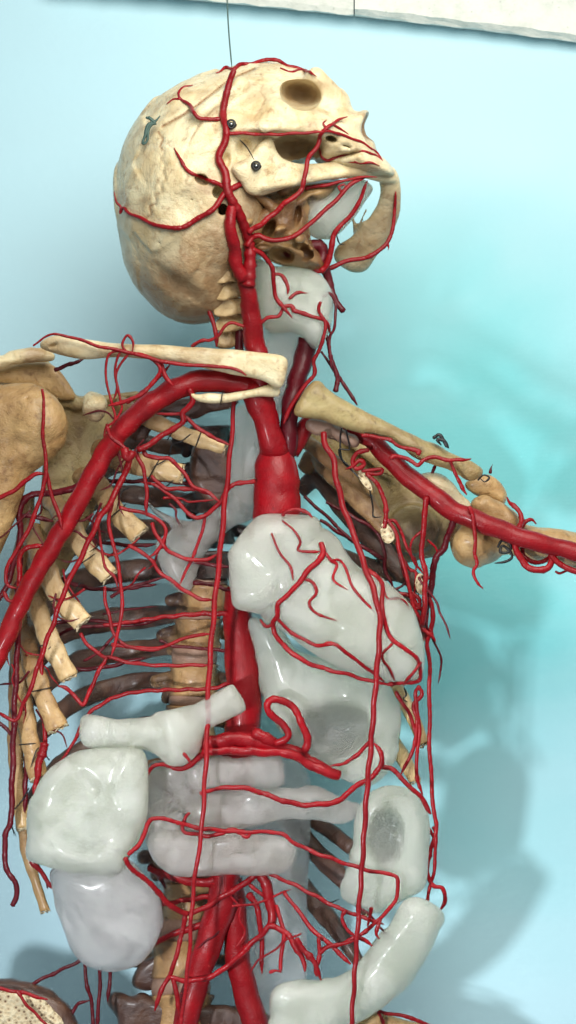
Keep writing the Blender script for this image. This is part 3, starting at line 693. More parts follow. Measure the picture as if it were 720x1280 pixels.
sk('acromion', [(580, 603), (590, 596), (608, 593), (622, 600), (633, 611), (636, 622), (631, 634), (622, 632), (608, 624), (592, 618), (584, 612)], mat=M['bone_tan'], R=11, k=1.2, z0=-16, h=2.1, noise=((2., .09), (1., .25)), seed=24)
sk('humerus', [(562, 676), (566, 660), (577, 650), (589, 640), (588, 626), (601, 618), (614, 624), (628, 634), (645, 650), (660, 657), (720, 668), (800, 690), (900, 720), (900, 770), (800, 738), (720, 712), (684, 704), (655, 700), (632, 694), (618, 704), (600, 710), (580, 707), (567, 695)],
   mat=M['bone_tan'], R=26, k=1., z0=-8, ax=.03, h=2.7, soft=5, noise=((1.8, .06), (1., .15), (.5, .3)), seed=25, ops=[('+', 'ell', ((594, 678, 0), (30, 30, 30)), 6), ('+', 'cap', ((604, 632, 4), (636, 650, 2), 14, 12), 8), ('-', 'cap', ((640, 676, 28), (700, 684, 24), 4, 3), 6)],
   stain=lambda v: np.clip(.2 * wave_noise(v, .07, 5) + .1 + np.clip((v[:, 1] - 680) / 60, 0, .3), 0, .8))
tube('wire_knot', [(541, 548), (548, 543), (553, 547), (560, 560), (556, 552), (546, 549), (551, 556)], 2.6, 44, M['wire'], SK, sides=7)
tube('wire_knot', [(597, 600), (604, 594), (612, 597), (606, 602), (600, 598)], 1.3, 14, M['wire'], SK)
tube('wire_knot', [(622, 684), (628, 676), (638, 680), (636, 690), (626, 690), (628, 682), (634, 686), (640, 696), (630, 703), (618, 704)], 2.0, 34, M['wire'], SK)

# rear ribs seen under the right collar bone, with sawn ends; dark ones carry painted shade
for p, w, e in (([(374, 546, -60), (396, 562, -40), (424, 584, -24), (450, 600, -8), (458, 606, -4)], (8, 11, 10, 8), False), ([(380, 588, -80), (396, 572, -64), (424, 596, -40), (456, 630, -18), (484, 664, -6)], (10, 16, 15, 9), False), ([(376, 612, -100), (400, 600, -80), (440, 646, -50), (480, 690, -20), (506, 722, -8)], (10, 14, 14, 10), False), ([(372, 648, -120), (410, 690, -80), (460, 710, -40), (500, 716, -20), (527, 732, -6)], (12, 14, 11), False),
             ([(400, 700, -130), (450, 730, -90), (490, 745, -50), (522, 775, -20), (528, 800, -16)], (10, 12, 9), True), ([(470, 830, -80), (495, 862, -40), (514, 893, -14), (530, 930, -4)], (10, 10, 7), True), ([(470, 900, -80), (494, 932, -40), (508, 955, -14), (519, 976, -8)], (10, 10, 8), True),
             ([(360, 1020, -100), (392, 1062, -90), (425, 1095, -60), (462, 1140, -40)], (11, 13, 9), True), ([(362, 1082, -110), (395, 1130, -90), (424, 1165, -60), (450, 1205, -40)], (10, 13, 8), True), ([(300, 1010, -105), (350, 1000, -110), (400, 1030, -100), (440, 1060, -70)], (10, 11, 9), False)):
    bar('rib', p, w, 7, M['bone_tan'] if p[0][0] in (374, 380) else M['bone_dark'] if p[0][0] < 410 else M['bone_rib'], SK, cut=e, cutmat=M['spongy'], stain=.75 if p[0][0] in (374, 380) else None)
# spongy end plates turned to the viewer
def plate(x, y, rx, ry, ang, z, mat=None):
    a = math.radians(ang); V = []; F = []
    n = 22
    for k, (q, dz) in enumerate(((1., -5), (1., 1), (.86, 2.2), (.74, .6), (.4, .6), (.02, .6))):
        for j in range(n):
            t = j * 2 * math.pi / n; e = 1 + .06 * math.sin(3 * t + x); u, w = rx * q * e * math.cos(t), ry * q * e * math.sin(t)
            V.append((x + u * math.cos(a) - w * math.sin(a), y + u * math.sin(a) + w * math.cos(a), z + dz))
    for k in range(5):
        for j in range(n): F.append((k * n + j, k * n + (j + 1) % n, (k + 1) * n + (j + 1) % n, (k + 1) * n + j))
    return link_mesh('rib_end', V, F, M['spongy'], SK)
plate(484, 667, 8.5, 13.5, -18, 16); plate(456, 600, 5, 15, -32, 14); plate(527, 731, 8, 14, -12, 14)
sk('rib_tip', [(441, 590), (448, 585), (458, 592), (466, 604), (470, 614), (463, 618), (452, 610)], mat=M['bone_tan'], R=7, k=1., z0=-4, h=2., seed=31)
tube('tie_wire', [(428, 532, 40), (425, 548, 30), (428, 575, 24), (440, 588, 20), (452, 600, 22)], 1.2, 0, M['wire'], SK)
tube('tie_wire', [(432, 536, 40), (437, 560, 30), (433, 562, 30), (424, 562, 30), (428, 576, 26), (438, 584, 20)], 1.2, 0, M['wire'], SK)
tube('tie_wire', [(462, 612, 12), (466, 634, 4), (467, 646, 4), (478, 646, 8)], 1.2, 0, M['wire'], SK)
tube('tie_wire', [(505, 860, 10), (508, 868, 14), (504, 874, 12), (510, 878, 12)], 1.2, 0, M['wire'], SK)
tube('tie_wire', [(488, 735, 10), (495, 748, 14), (505, 760, 12), (516, 770, 10)], 1.2, 0, M['wire'], SK)
tube('tie_wire', [(395, 1122, 0), (410, 1129, 0), (424, 1124, -10)], 1.2, 0, M['wire'], SK)
# hip bones
sk('hip_bone', [(-60, 1228), (0, 1222), (30, 1226), (60, 1236), (84, 1252), (96, 1272), (100, 1300), (60, 1360), (-60, 1360)], mat=M['bone_dark'], R=22, k=1., z0=10, h=2.8, noise=((1.6, .09), (.8, .2)), seed=33)
sk('hip_bone_face', [(-50, 1244), (0, 1238), (26, 1238), (52, 1247), (72, 1262), (82, 1290), (50, 1350), (-50, 1350)], mat=M['spongy'], R=14, k=.8, z0=26, h=2.8, noise=((1.2, .09), (.5, .25)), seed=34)
sk('hip_bone', [(440, 1288), (452, 1268), (474, 1262), (500, 1272), (560, 1290), (600, 1330), (440, 1330)], mat=M['bone_tan'], R=14, k=1., z0=-10, h=2.8, noise=((1.4, .09),), seed=35)
sk('sacrum_wing', [(133, 1251), (142, 1240), (150, 1238), (165, 1244), (180, 1240), (200, 1250), (320, 1262), (352, 1290), (340, 1340), (160, 1340), (148, 1276)], mat=M['bone_dark'], R=16, k=1., z0=-52, h=2.8, noise=((2., .09), (.8, .2)), seed=36)
sk('transverse_process', [(165, 1232), (170, 1212), (186, 1196), (206, 1192), (206, 1216), (190, 1238)], mat=M['bone_dark'], R=11, k=1., z0=-66, h=2.4, noise=((1.6, .12),), seed=37)

# ================================================================== RESIN ORGANS
def organ(name, label, cat, poly, mat='resin', **k):
    k.setdefault('noise', ((1.2, .035), (.6, .11))); k.setdefault('fac', (44, .055)); k.setdefault('sm', 4)
    o = blob(name, poly, M[mat], None, **k); tag(o, label, cat); return o
organ('larynx', 'milky white resin larynx in the neck, just under the jaw', 'organ model', [(319, 330), (325, 319), (335, 326), (348, 331), (371, 331), (387, 338), (404, 349), (412, 366), (418, 389), (414, 416), (404, 430), (394, 436), (384, 430), (376, 418), (362, 414), (338, 414), (324, 392), (319, 360)], R=30, k=1.05, z0=30, h=2.4, seed=41,
      ops=[('+', 'ell', ((350, 362, 52), (14, 24, 12), -15), 8), ('-', 'cap', ((372, 340, 74), (380, 385, 72), 6, 3), 8), ('+', 'ell', ((396, 395, 48), (16, 24, 12), 10), 8)])
organ('tongue', 'pale resin tongue lying inside the arch of the lower jaw', 'organ model', [(384, 240), (403, 235), (437, 227), (459, 228), (468, 236), (455, 254), (440, 274), (426, 289), (409, 300), (391, 297), (379, 280), (376, 260)], R=22, k=1., z0=24, h=2.4, seed=42)
f = Field(150, 392, 400, 760, -80, 40, 3.)
f.F = f.cap((352, 405, 8), (345, 470, 2), 22, 21); f.add(f.cap((345, 470, 2), (304, 600, -14), 21, 18), 6); f.add(f.cap((306, 520, -16), (302, 620, -16), 17, 20), 8)
f.add(f.inflate([(176, 612), (200, 636), (240, 652), (270, 630), (290, 605), (322, 600), (320, 645), (292, 658), (266, 680), (250, 702), (238, 740), (222, 738), (204, 716), (192, 680), (214, 660), (188, 642)], 18, 1., -34), 8)
o = mesh_field('windpipe', f, M['resin_warm'], None, ((1.6, .04), (.6, .13)), None, 'windpipe', 2, 43); tag(o, 'long greyish resin windpipe and lung root running down beside the spine behind the vessels', 'organ model')
HEART = thing('heart', 'big white resin heart with red coronary arteries in the middle of the chest', 'organ model', (400, 750, 50))
blob('ventricles', [(350, 660), (399, 660), (423, 677), (447, 707), (472, 720), (496, 741), (516, 765), (529, 802), (530, 838), (517, 854), (496, 856), (464, 843), (423, 832), (391, 815), (351, 787), (325, 768), (320, 720)], M['resin'], HEART, R=36, k=1.2, z0=42, h=2.6, noise=((1.2, .03), (.4, .1)), fac=(60, .03), sm=4, seed=44)
blob('atria', [(294, 677), (306, 660), (322, 646), (351, 642), (391, 647), (399, 660), (402, 680), (394, 705), (372, 735), (352, 765), (330, 772), (306, 765), (290, 757), (289, 729), (284, 697)], M['resin'], HEART, R=28, k=1.15, z0=52, h=2.6, noise=((1.4, .04), (.5, .12)), fac=(40, .05), sm=4, seed=45)
organ('stomach', 'cloudy resin stomach with a hollow greyish pane, curling below the heart', 'organ model', [(308, 772), (345, 782), (372, 812), (430, 832), (480, 846), (497, 875), (501, 910), (495, 950), (478, 975), (455, 986), (425, 976), (400, 955), (372, 940), (345, 908), (328, 875), (322, 830)], R=36, k=.8, z0=0, h=2.8, seed=46, mat='resin',
      ops=[('-', 'ell', ((415, 915, 34), (54, 34, 24), -18), 1.2)], stain=lambda v: np.clip(np.exp(-(((v[:, 0] - 415) / 54) ** 2 + ((v[:, 1] - 915) / 38) ** 2) ** 3) * 1.2, 0, 1))
organ('spleen', 'white resin spleen with an oval hollow window, at the right side of the belly', 'organ model', [(470, 985), (491, 981), (519, 990), (534, 1011), (538, 1039), (536, 1066), (534, 1090), (528, 1114), (505, 1126), (492, 1136), (470, 1142), (445, 1132), (426, 1118), (428, 1098), (437, 1075), (441, 1050), (444, 1022), (455, 999)], R=22, k=1.2, z0=22, h=2.4, soft=2, seed=47,
      ops=[('-', 'ell', ((482, 1046, 50), (22, 38, 20), 12), 1.2)], stain=lambda v: np.clip(np.exp(-(((v[:, 0] - 482) / 23) ** 2 + ((v[:, 1] - 1046) / 38) ** 2) ** 3) * 1.1, 0, 1))
organ('descending_colon', 'thick curved white resin bowel tube, cut at both ends, at the bottom right', 'organ model', [(336, 1255), (341, 1238), (350, 1229), (374, 1224), (403, 1224), (439, 1210), (464, 1184), (486, 1155), (500, 1130), (511, 1122), (525, 1121), (545, 1131), (556, 1146), (546, 1176), (524, 1213), (493, 1248), (464, 1270), (440, 1286), (400, 1310), (350, 1320), (339, 1290)], R=26, k=1.2, z0=44, h=2.6, soft=2, seed=48)
organ('liver_strip', 'white resin tube sloping up to the right above the large left block', 'organ model', [(99, 905), (101, 897), (112, 892), (147, 898), (183, 895), (226, 885), (262, 867), (289, 853), (296, 858), (308, 880), (307, 890), (287, 901), (257, 916), (250, 940), (232, 955), (214, 958), (180, 938), (122, 936), (106, 933), (100, 922)], R=20, k=1.1, z0=56, h=2.4, seed=49, soft=2,
      ops=[('-', 'ell', ((212, 932, 82), (7, 5, 6)), 2)])
organ('ascending_colon', 'large faceted white resin block at the left edge of the belly, topmost of two', 'organ model', [(34, 1034), (40, 1003), (50, 978), (62, 960), (92, 943), (122, 937), (171, 936), (183, 949), (186, 979), (184, 1019), (177, 1049), (162, 1070), (150, 1090), (117, 1091), (83, 1088), (50, 1081), (33, 1073)], R=20, k=1.7, z0=62, h=2.6, seed=50, soft=2, noise=((1.6, .04), (.8, .09)), fac=(46, .075))
organ('caecum', 'rounded greyish resin pouch hanging below the large white block on the left', 'organ model', [(62, 1086), (110, 1075), (160, 1070), (187, 1100), (203, 1127), (204, 1160), (192, 1187), (168, 1207), (140, 1214), (110, 1208), (89, 1187), (77, 1150), (67, 1117)], R=52, k=.8, z0=38, h=2.8, seed=51, mat='resin_grey')
organ('liver', 'flat brownish resin liver slab behind the tubes in the middle of the belly', 'organ model', [(180, 960), (205, 950), (256, 948), (300, 960), (300, 1060), (260, 1086), (196, 1076), (180, 1040)], R=22, k=.8, z0=12, h=2.8, seed=52, mat='resin_warm')
organ('duodenum', 'short warm-white resin tube directly under the dark red cross vessel, topmost of three', 'organ model', [(230, 962), (245, 950), (300, 945), (346, 943), (356, 952), (358, 974), (350, 983), (325, 988), (280, 990), (240, 990)], R=15, k=1.35, z0=28, h=2.2, soft=2, seed=53, mat='resin_warm')
organ('pancreas', 'tapering pinkish resin pancreas, middle of three tubes, narrowing to the right', 'organ model', [(228, 1010), (250, 994), (300, 986), (345, 984), (391, 982), (421, 993), (448, 1005), (444, 1022), (421, 1031), (391, 1023), (350, 1025), (300, 1036), (240, 1040)], R=20, k=1., z0=22, h=2.5, seed=54, mat='resin_warm')
organ('transverse_colon', 'thick warm-white resin tube with a cut right end, lowest of three', 'organ model', [(188, 1050), (215, 1040), (270, 1040), (330, 1044), (358, 1047), (369, 1058), (370, 1072), (364, 1086), (348, 1093), (300, 1096), (250, 1098), (215, 1092), (194, 1076)], R=18, k=1.35, z0=34, h=2.2, soft=2, seed=55, mat='resin_warm')
organ('reflection_slab', 'smoky grey slab standing in for a glass reflection, upright behind the red vessels below the tubes', 'organ model', [(306, 960), (384, 960), (385, 1090), (384, 1200), (378, 1262), (330, 1300), (308, 1240), (304, 1120)], R=14, k=1., z0=-78, h=3., seed=56, mat='resin_grey')  # added slab, stands in for a reflection in the case glass

# ================================================================== ARTERIES
AT = thing('arterial_tree', 'glossy red arterial tree threaded through the whole skeleton, thick aorta at its centre', 'artery model', (345, 900, 0))
def A(pts, r, z=0, par=None, dark=False, on=None, name=None, **k):
    return tube(name or ('artery' if par is None else 'branch'), pts, r, z, M['dark_red' if dark else 'red'], par or AT, on=on, **k)
SKH = ['skull', 'mandible', 'base']
# great vessels
arch = A([(346, 700), (346, 640), (346, 610), (345, 585), (343, 563), (340, 548)], (26, 29, 29.5, 29.5, 26, 12), 20, name='aortic_arch', rough=.015, sides=28, label='thick bright red root of the aorta above the heart')
A([(343, 566), (338, 545), (330, 520), (322, 498), (316, 478)], (19, 15.5, 15.5, 18, 15), (24, 32, 38, 38), par=arch, rough=.02, sides=20, name='trunk')
sub = A([(326, 492), (308, 482), (280, 477), (250, 476), (225, 484), (200, 497), (174, 516), (150, 540), (128, 572), (106, 612), (84, 652), (61, 690), (40, 726), (20, 766), (4, 804), (-30, 872)], (15, 14, 13.5, 13, 12.5, 12, 12, 12), (36, 44, 46, 48, 52, 56, 60), name='subclavian_artery', rough=.03, sides=20, label='thick red artery arching over the left-hand ribs to the arm')
car = A([(340, 545), (330, 500), (322, 450), (317, 420), (314, 395), (310, 368), (304, 345), (302, 336)], (13, 13, 13.5, 14, 13, 12.5, 11, 7), (20, 36, 44, 52, 70, 80), name='carotid_artery', rough=.03, sides=20, label='thick red neck artery forking below the skull')
A([(304, 350), (296, 332), (293, 312), (289, 290), (287, 275), (291, 256)], (9, 8.5, 8, 7.5, 7, 6.5), (84, 96, 104), par=car, on=['skull', 'base'], sides=14)
ext = A([(309, 356), (313, 330), (311, 304), (305, 284), (298, 264), (290, 250), (283, 236), (281, 216), (274, 196), (281, 178), (282, 163), (279, 143), (283, 121), (287, 100), (292, 87)], (10, 8, 7, 6.5, 6.5, 6, 5.5, 5, 5, 4.6, 4.6, 4.4, 3.8), (82, 95, 104), on=['skull'], name='temporal_artery')
A([(292, 87), (300, 81), (318, 79), (334, 74), (348, 76), (359, 82), (379, 87), (396, 95)], (3.4, 3, 3, 2.6, 1.6), -999, par=ext, on=['skull'])
A([(350, 85), (365, 90), (374, 87), (383, 90)], (1, 1.8, 1.2), -999, par=ext, on=['skull'])
A([(292, 87), (282, 84), (276, 89), (270, 91)], (2.4, 1.8, 1.8), -999, par=ext, on=['skull'])
A([(277, 148), (257, 149), (247, 147), (238, 133), (226, 124), (224, 117), (229, 110), (241, 106)], (3.4, 3, 3, 2.2, 1.6), -999, par=ext, on=['skull'])
A([(226, 124), (217, 124), (208, 130)], (2.2, 1.5), -999, par=ext, on=['skull'])
A([(283, 166), (310, 167), (345, 168), (380, 166), (405, 165)], (2.8, 2.4, 2.4), 110, par=ext, on=['skull'])
fac = A([(311, 291), (320, 284), (337, 272), (356, 254), (373, 242), (380, 227), (383, 206), (388, 195), (398, 179), (403, 165), (417, 154), (434, 145)], (4.4, 4, 3.8, 3.6, 3.4, 3, 1.6), (100, 100, 96, 84), on=['skull', 'mandible'], name='facial_artery')
A([(403, 165), (412, 164), (431, 170), (450, 177), (462, 184), (470, 190), (480, 203)], (2.4, 2, 1.4), -999, par=fac, on=SKH)
A([(399, 182), (401, 192), (405, 198), (412, 200), (431, 193), (453, 189), (467, 193), (476, 199), (480, 204)], (2.6, 2.2, 2, 1.3), -999, par=fac, on=SKH)
A([(417, 156), (426, 161), (436, 168)], (2, 1.3), -999, par=fac, on=SKH)
A([(408, 160), (404, 154), (409, 150)], (1.8, 1.2), -999, par=fac, on=SKH)
A([(435, 202), (453, 204), (464, 203), (475, 207)], (1.2, 2, 1), -999, par=fac, on=SKH)
A([(443, 201), (451, 205), (453, 206)], (1, 1.6, 1), -999, par=fac, on=SKH)
A([(381, 235), (403, 232), (426, 227), (448, 222), (471, 221)], (2.8, 2.6, 2, 1.4), 62, par=fac, on=['mandible'])
ling = A([(309, 308), (316, 298), (323, 294), (332, 298), (345, 301), (360, 298), (379, 287), (403, 266), (428, 242), (442, 228), (455, 222)], (4, 3.6, 3.4, 3.4, 3), (95, 90, 66, 60), name='lingual_artery', on=['tongue'])
A([(427, 240), (424, 234), (430, 231), (432, 236), (428, 238)], 1.8, 62, par=ling)
lf = A([(390, 339), (405, 336), (412, 318), (417, 296), (426, 282), (439, 268), (449, 252), (456, 234), (460, 225)], (5, 4.6, 4.2, 3.6, 3, 2.4), (30, 40, 50), name='facial_artery', on=['tongue'])
A([(402, 337), (417, 334), (437, 325), (462, 321), (478, 310), (487, 296), (492, 279), (494, 260), (494, 240)], (4, 3.4, 3.2, 2.8, 2.2), 8, par=lf, on=['mandible'])
A([(484, 305), (486, 310), (485, 313)], (2.4, 1), 8, par=lf, on=['mandible'])
A([(405, 332), (409, 344), (412, 356), (418, 372), (429, 389)], (7, 5, 4.4, 4), 20, par=lf, dark=True)
A([(372, 322), (384, 312), (396, 306), (404, 314), (400, 330), (392, 338)], (7, 8, 6), 26, par=lf, dark=True)
A([(358, 310), (366, 318), (370, 330)], (8, 9), 30, par=lf, dark=True)
occ = A([(303, 229), (292, 234), (283, 240), (270, 257), (253, 270), (233, 282), (210, 285), (187, 278), (163, 267), (155, 260), (150, 267), (150, 258), (145, 252), (143, 240)], (4.6, 4.4, 4.2, 4, 3.6, 3, 2.6, 2, 1.3), 60, on=['skull'], name='occipital_artery')
A([(281, 234), (268, 228), (253, 222), (238, 215), (229, 207), (218, 184)], (3.6, 3, 2.8, 2.4, 1.6), -999, par=occ, on=['skull'])
A([(262, 298), (259, 310), (264, 322), (270, 314)], (5, 6.5, 5), 62, name='vertebral_artery'); A([(276, 296), (286, 302), (284, 318), (290, 330)], (4, 6.5, 5), 58, name='vertebral_artery')
A([(298, 380), (299, 410), (300, 450)], 6, 24, name='vertebral_artery', dark=True)
# throat
thy = A([(315, 311), (329, 319), (339, 333), (343, 356), (344, 372), (354, 383), (365, 398)], (4, 3.4, 3.2, 3, 2), (88, 70, 66), name='thyroid_artery', on=['larynx'])
A([(343, 343), (352, 345), (359, 357), (360, 368)], (2.8, 2.4), -999, par=thy, on=['larynx'])
A([(362, 373), (372, 366), (384, 366)], (2.6, 2), -999, par=thy, on=['larynx'])
A([(354, 383), (364, 382), (368, 389), (387, 394), (401, 399), (409, 405), (414, 418)], (2.8, 3.4, 2.8, 2.6, 2.4), -999, par=thy, on=['larynx'])
A([(354, 386), (348, 396), (334, 397), (323, 405), (307, 408), (290, 403), (281, 408), (273, 420), (262, 425), (254, 425), (240, 431)], (2.6, 2.4, 2.4), 64, par=thy, on=['larynx'])
A([(280, 369), (262, 372), (261, 386), (266, 403), (270, 421), (271, 434)], (2.6, 3, 3.6), 52, par=thy)
A([(402, 372), (412, 367), (418, 376), (420, 389), (417, 412), (413, 420), (412, 439), (415, 460)], (2.2, 2.2, 2.2), 44, par=thy, dark=True)
A([(401, 378), (398, 389), (407, 405), (404, 425), (396, 442), (392, 452), (394, 467), (384, 478), (374, 492), (363, 510), (354, 530)], (2.6, 2.6, 3, 3, 3.4), (66, 60, 46, 40), par=thy)
nk = A([(406, 412), (413, 443), (421, 470), (420, 490)], (2.4, 3, 4), 20, dark=True, name='cervical_artery'); A([(401, 439), (423, 470), (434, 488), (447, 506)], (1.6, 2.8, 2.8), 14, par=nk, dark=True)
# left carotid and subclavian behind the right collar bone
A([(385, 425), (381, 443), (373, 470), (364, 502), (361, 530), (362, 556), (356, 572)], (13, 12, 12, 11, 10.5, 11), (18, 24, 20), name='carotid_artery', dark=True, sides=18, rough=.04)
rsub = A([(364, 566), (378, 540), (395, 524), (420, 530), (446, 541), (467, 552), (490, 577), (513, 598), (537, 616), (560, 634), (576, 643), (607, 655), (638, 667), (668, 677), (720, 690), (790, 706)], (11, 11, 11, 12, 12.5, 13, 13, 12, 11.5, 11.5, 11.5), (10, 0, 4, 22, 34, 40, 40, 40), name='subclavian_artery', sides=20, rough=.02, label='thick red artery running out along the right arm')
A([(461, 563), (446, 566), (440, 577), (446, 586), (456, 581), (450, 576), (441, 583), (432, 586)], (3.4, 3.2, 2.6), 22, par=rsub)
A([(453, 588), (466, 588), (477, 586), (476, 591), (467, 593), (458, 592), (470, 603), (479, 620), (483, 647), (480, 660)], (2.6, 2.8, 3.4, 4), 16, par=rsub)
tac = A([(452, 544), (467, 546), (484, 549), (496, 556), (507, 560), (518, 563), (524, 564), (522, 567)], (3, 2.6, 2.6, 4), 50, name='shoulder_artery', on=['clavicle'])
A([(488, 574), (492, 571), (507, 572), (515, 577), (522, 582), (530, 574), (545, 572), (561, 575), (578, 575), (589, 573)], (3.2, 3, 3, 2.6), 52, par=tac)
A([(561, 575), (567, 586), (573, 600), (579, 612), (584, 619)], (2.6, 2.6), 44, par=tac)
A([(586, 634), (590, 642), (592, 652), (594, 672), (593, 691), (597, 705), (592, 713), (593, 722), (598, 731), (604, 736)], (3.4, 3, 2.8, 2.6, 2), 50, par=tac, on=['humerus'])
A([(532, 622), (531, 650), (528, 672), (528, 697), (532, 719), (531, 752), (528, 780)], (4.4, 4, 4, 4.4), (40, 30, 20), name='thoracic_artery', dark=False)
dv = A([(568, 648), (562, 664), (556, 684), (546, 695), (541, 719), (537, 745), (532, 765)], (5.5, 5, 5, 4.6, 4.6), (30, 10, 4), name='scapular_artery', dark=True)
A([(648, 668), (645, 680), (648, 694), (657, 706), (670, 713), (683, 710), (690, 700), (688, 688)], (4.6, 5, 5, 4.6), 38, name='circumflex_artery')
A([(646, 672), (651, 654), (650, 642), (643, 632), (636, 627), (633, 622)], (4.4, 3.6, 3), (34, 10), name='circumflex_artery')
A([(630, 632), (642, 644), (656, 650)], 1.8, 4, name='circumflex_artery', dark=True)
A([(648, 664), (654, 654), (664, 650), (671, 655)], (4, 3, 2.4), 16, name='circumflex_artery')
A([(652, 682), (654, 694), (665, 702), (680, 701), (688, 694)], (3.4, 3.6, 3), 24, name='circumflex_artery')
A([(686, 688), (694, 700), (708, 709), (740, 722)], (4.6, 4.4), 40, name='brachial_branch')
A([(694, 714), (700, 717), (708, 714), (716, 712)], 1.8, 30, name='brachial_branch')
A([(613, 592), (614, 585), (616, 580)], (2.4, .8), -10, name='shoulder_artery', dark=True)
A([(546, 578), (542, 588), (538, 596)], 2.2, 10, name='shoulder_artery', dark=True)
# the two long thin strings inside the chest wall
s1 = A([(293, 500), (290, 540), (287, 575), (282, 620), (276, 683), (270, 739), (265, 794), (261, 850), (260, 892), (257, 962), (252, 1039), (246, 1080), (241, 1121), (236, 1198), (231, 1243), (224, 1300)], (3.2, 4.2, 4.2, 3.6, 3.2, 3.2), (40, 46, 50, 60, 80, 96, 88, 70), name='thoracic_artery', rough=.03, label='long thin red artery hanging plumb down the left of the chest')
s2 = A([(404, 540), (407, 556), (416, 572), (421, 601), (430, 636), (443, 670), (455, 705), (466, 735), (473, 760), (475, 785), (471, 842), (467, 890), (464, 930), (459, 987), (453, 1079), (448, 1148), (441, 1257), (438, 1300)], (4.6, 4.6, 4.4, 4.2, 3.8, 3.6), (40, 60, 92, 104, 100, 92, 90, 88), name='thoracic_artery', rough=.03, label='long thin red artery hanging down over the heart on the right')
# descending aorta and belly vessels
ao = A([(296, 735), (297, 765), (301, 810), (305, 850), (304, 890), (300, 930), (292, 1000), (286, 1060), (281, 1100), (277, 1130), (264, 1170), (250, 1213), (236, 1262), (226, 1310)], (15, 19, 22, 24, 22, 19, 17, 17, 19, 17, 16, 16, 16), (-30, -16, -16, -10, 0, 0, 4), name='aorta', sides=24, rough=.015, label='broad bright red aorta in front of the spine')
A([(288, 1100), (294, 1150), (297, 1198), (308, 1243), (322, 1290)], (15, 16, 16, 17), (-14, -20), par=ao, sides=18, rough=.02, name='iliac_artery')
cel = A([(236, 934), (262, 928), (300, 924), (330, 930), (358, 937), (388, 952), (415, 968)], (7, 9, 10, 9, 8.5, 8, 7), (50, 46, 36, 30), name='coeliac_artery', sides=16, label='thick dark red artery crossing under the sloping resin tube'); 
A([(254, 940), (290, 938), (330, 940), (362, 942), (392, 958), (424, 970)], (5, 6, 6, 6, 7), (52, 46, 36), par=cel, sides=14); A([(316, 915), (330, 922), (345, 928)], (7, 8, 6), 48, par=cel)
A([(344, 930), (356, 924), (361, 917), (355, 907), (342, 896), (334, 887), (336, 878), (346, 874), (360, 879), (372, 893), (380, 910), (384, 926), (381, 938)], (5.2, 5.4, 5.4), (50, 60, 50), name='splenic_artery')
A([(185, 968), (193, 957), (205, 955), (222, 961), (236, 957), (246, 950), (254, 942)], (2.6, 3.2, 4, 5), (60, 50), name='hepatic_artery'); A([(229, 941), (235, 949), (239, 957)], (2, 2.4), 82, name='hepatic_artery')
gas = A([(250, 993), (258, 989), (272, 986), (296, 984), (324, 990), (354, 1001), (380, 1006), (404, 1005), (424, 1001), (434, 991), (452, 979), (468, 968), (477, 956), (476, 943), (468, 929)], (2.6, 4, 4, 4.4, 4.2, 3.6), (54, 54, 50, 60), name='gastric_artery', on=['pancreas', 'duodenum', 'stomach'])
A([(466, 922), (458, 932), (446, 944), (430, 954), (412, 958)], (3, 3, 2), 50, par=gas, on=['stomach'])
A([(476, 958), (490, 961), (504, 975), (516, 987), (528, 999), (539, 1017)], (3.6, 3.6, 3.4, 4), 54, par=gas, on=['spleen'])
col = A([(160, 1068), (173, 1057), (181, 1042), (184, 1030), (191, 1023), (211, 1025), (232, 1031), (256, 1036), (302, 1040), (348, 1041), (367, 1053), (392, 1065), (428, 1078), (464, 1089), (490, 1093), (497, 1101), (496, 1122), (482, 1141), (468, 1155), (446, 1171), (425, 1180), (401, 1186)], (3.4, 3.2, 3.2, 3, 3.2, 3, 3, 3), (90, 72, 62, 56, 60, 62, 60, 50), name='colic_artery', on=['transverse_colon', 'ascending_colon', 'spleen'])
A([(157, 1072), (162, 1082), (172, 1093), (187, 1104), (200, 1117), (210, 1130), (226, 1139), (234, 1142)], (3.6, 4, 4), (88, 60, 30), par=col, on=['caecum'])
A([(237, 1016), (231, 1022), (229, 1038), (245, 1043), (263, 1045), (276, 1042), (287, 1037), (300, 1041), (308, 1046), (316, 1040)], (2.2, 3, 3.4, 2.8), 60, par=col, on=['transverse_colon', 'pancreas'])
A([(446, 1171), (456, 1176), (466, 1183)], (3.2, 3), 74, par=col)
A([(432, 1137), (428, 1148), (435, 1163), (447, 1171)], (2.8, 2.6), 66, par=col); A([(464, 1134), (460, 1158)], 2.6, 60, par=col); A([(476, 1150), (470, 1166), (474, 1174)], (3, 2.6), 66, par=col)
c2 = A([(336, 1092), (350, 1098), (374, 1109), (407, 1127), (432, 1139), (458, 1148), (480, 1156)], (3, 3, 2.8), (30, 60), name='colic_artery')
sma = A([(326, 1092), (332, 1106), (337, 1124), (340, 1145), (339, 1160)], (7, 7, 6.4, 5.4), (20, 26), name='mesenteric_artery', sides=14)
A([(330, 1094), (322, 1092), (314, 1098), (302, 1107), (278, 1121), (256, 1134), (236, 1142), (214, 1133), (206, 1126)], (5, 4.4, 4, 3.8), (24, 22), par=sma)
A([(232, 1142), (228, 1162), (223, 1188), (216, 1206), (212, 1222), (200, 1240), (194, 1264)], (3.6, 3.4, 3.4), (26, 20), par=sma)
A([(212, 1222), (235, 1226), (260, 1222), (284, 1208), (308, 1186), (327, 1168), (339, 1158), (357, 1166), (370, 1184), (380, 1204), (382, 1214)], (3.6, 4.2, 4.2, 4.4, 4.4, 3.6), (24, 30, 40, 60), par=sma)
A([(216, 1224), (222, 1246), (224, 1270)], 3.6, 24, par=sma); A([(345, 1132), (351, 1149), (355, 1166), (352, 1190), (351, 1216)], (3, 3.2, 3), (30, 60), par=sma)
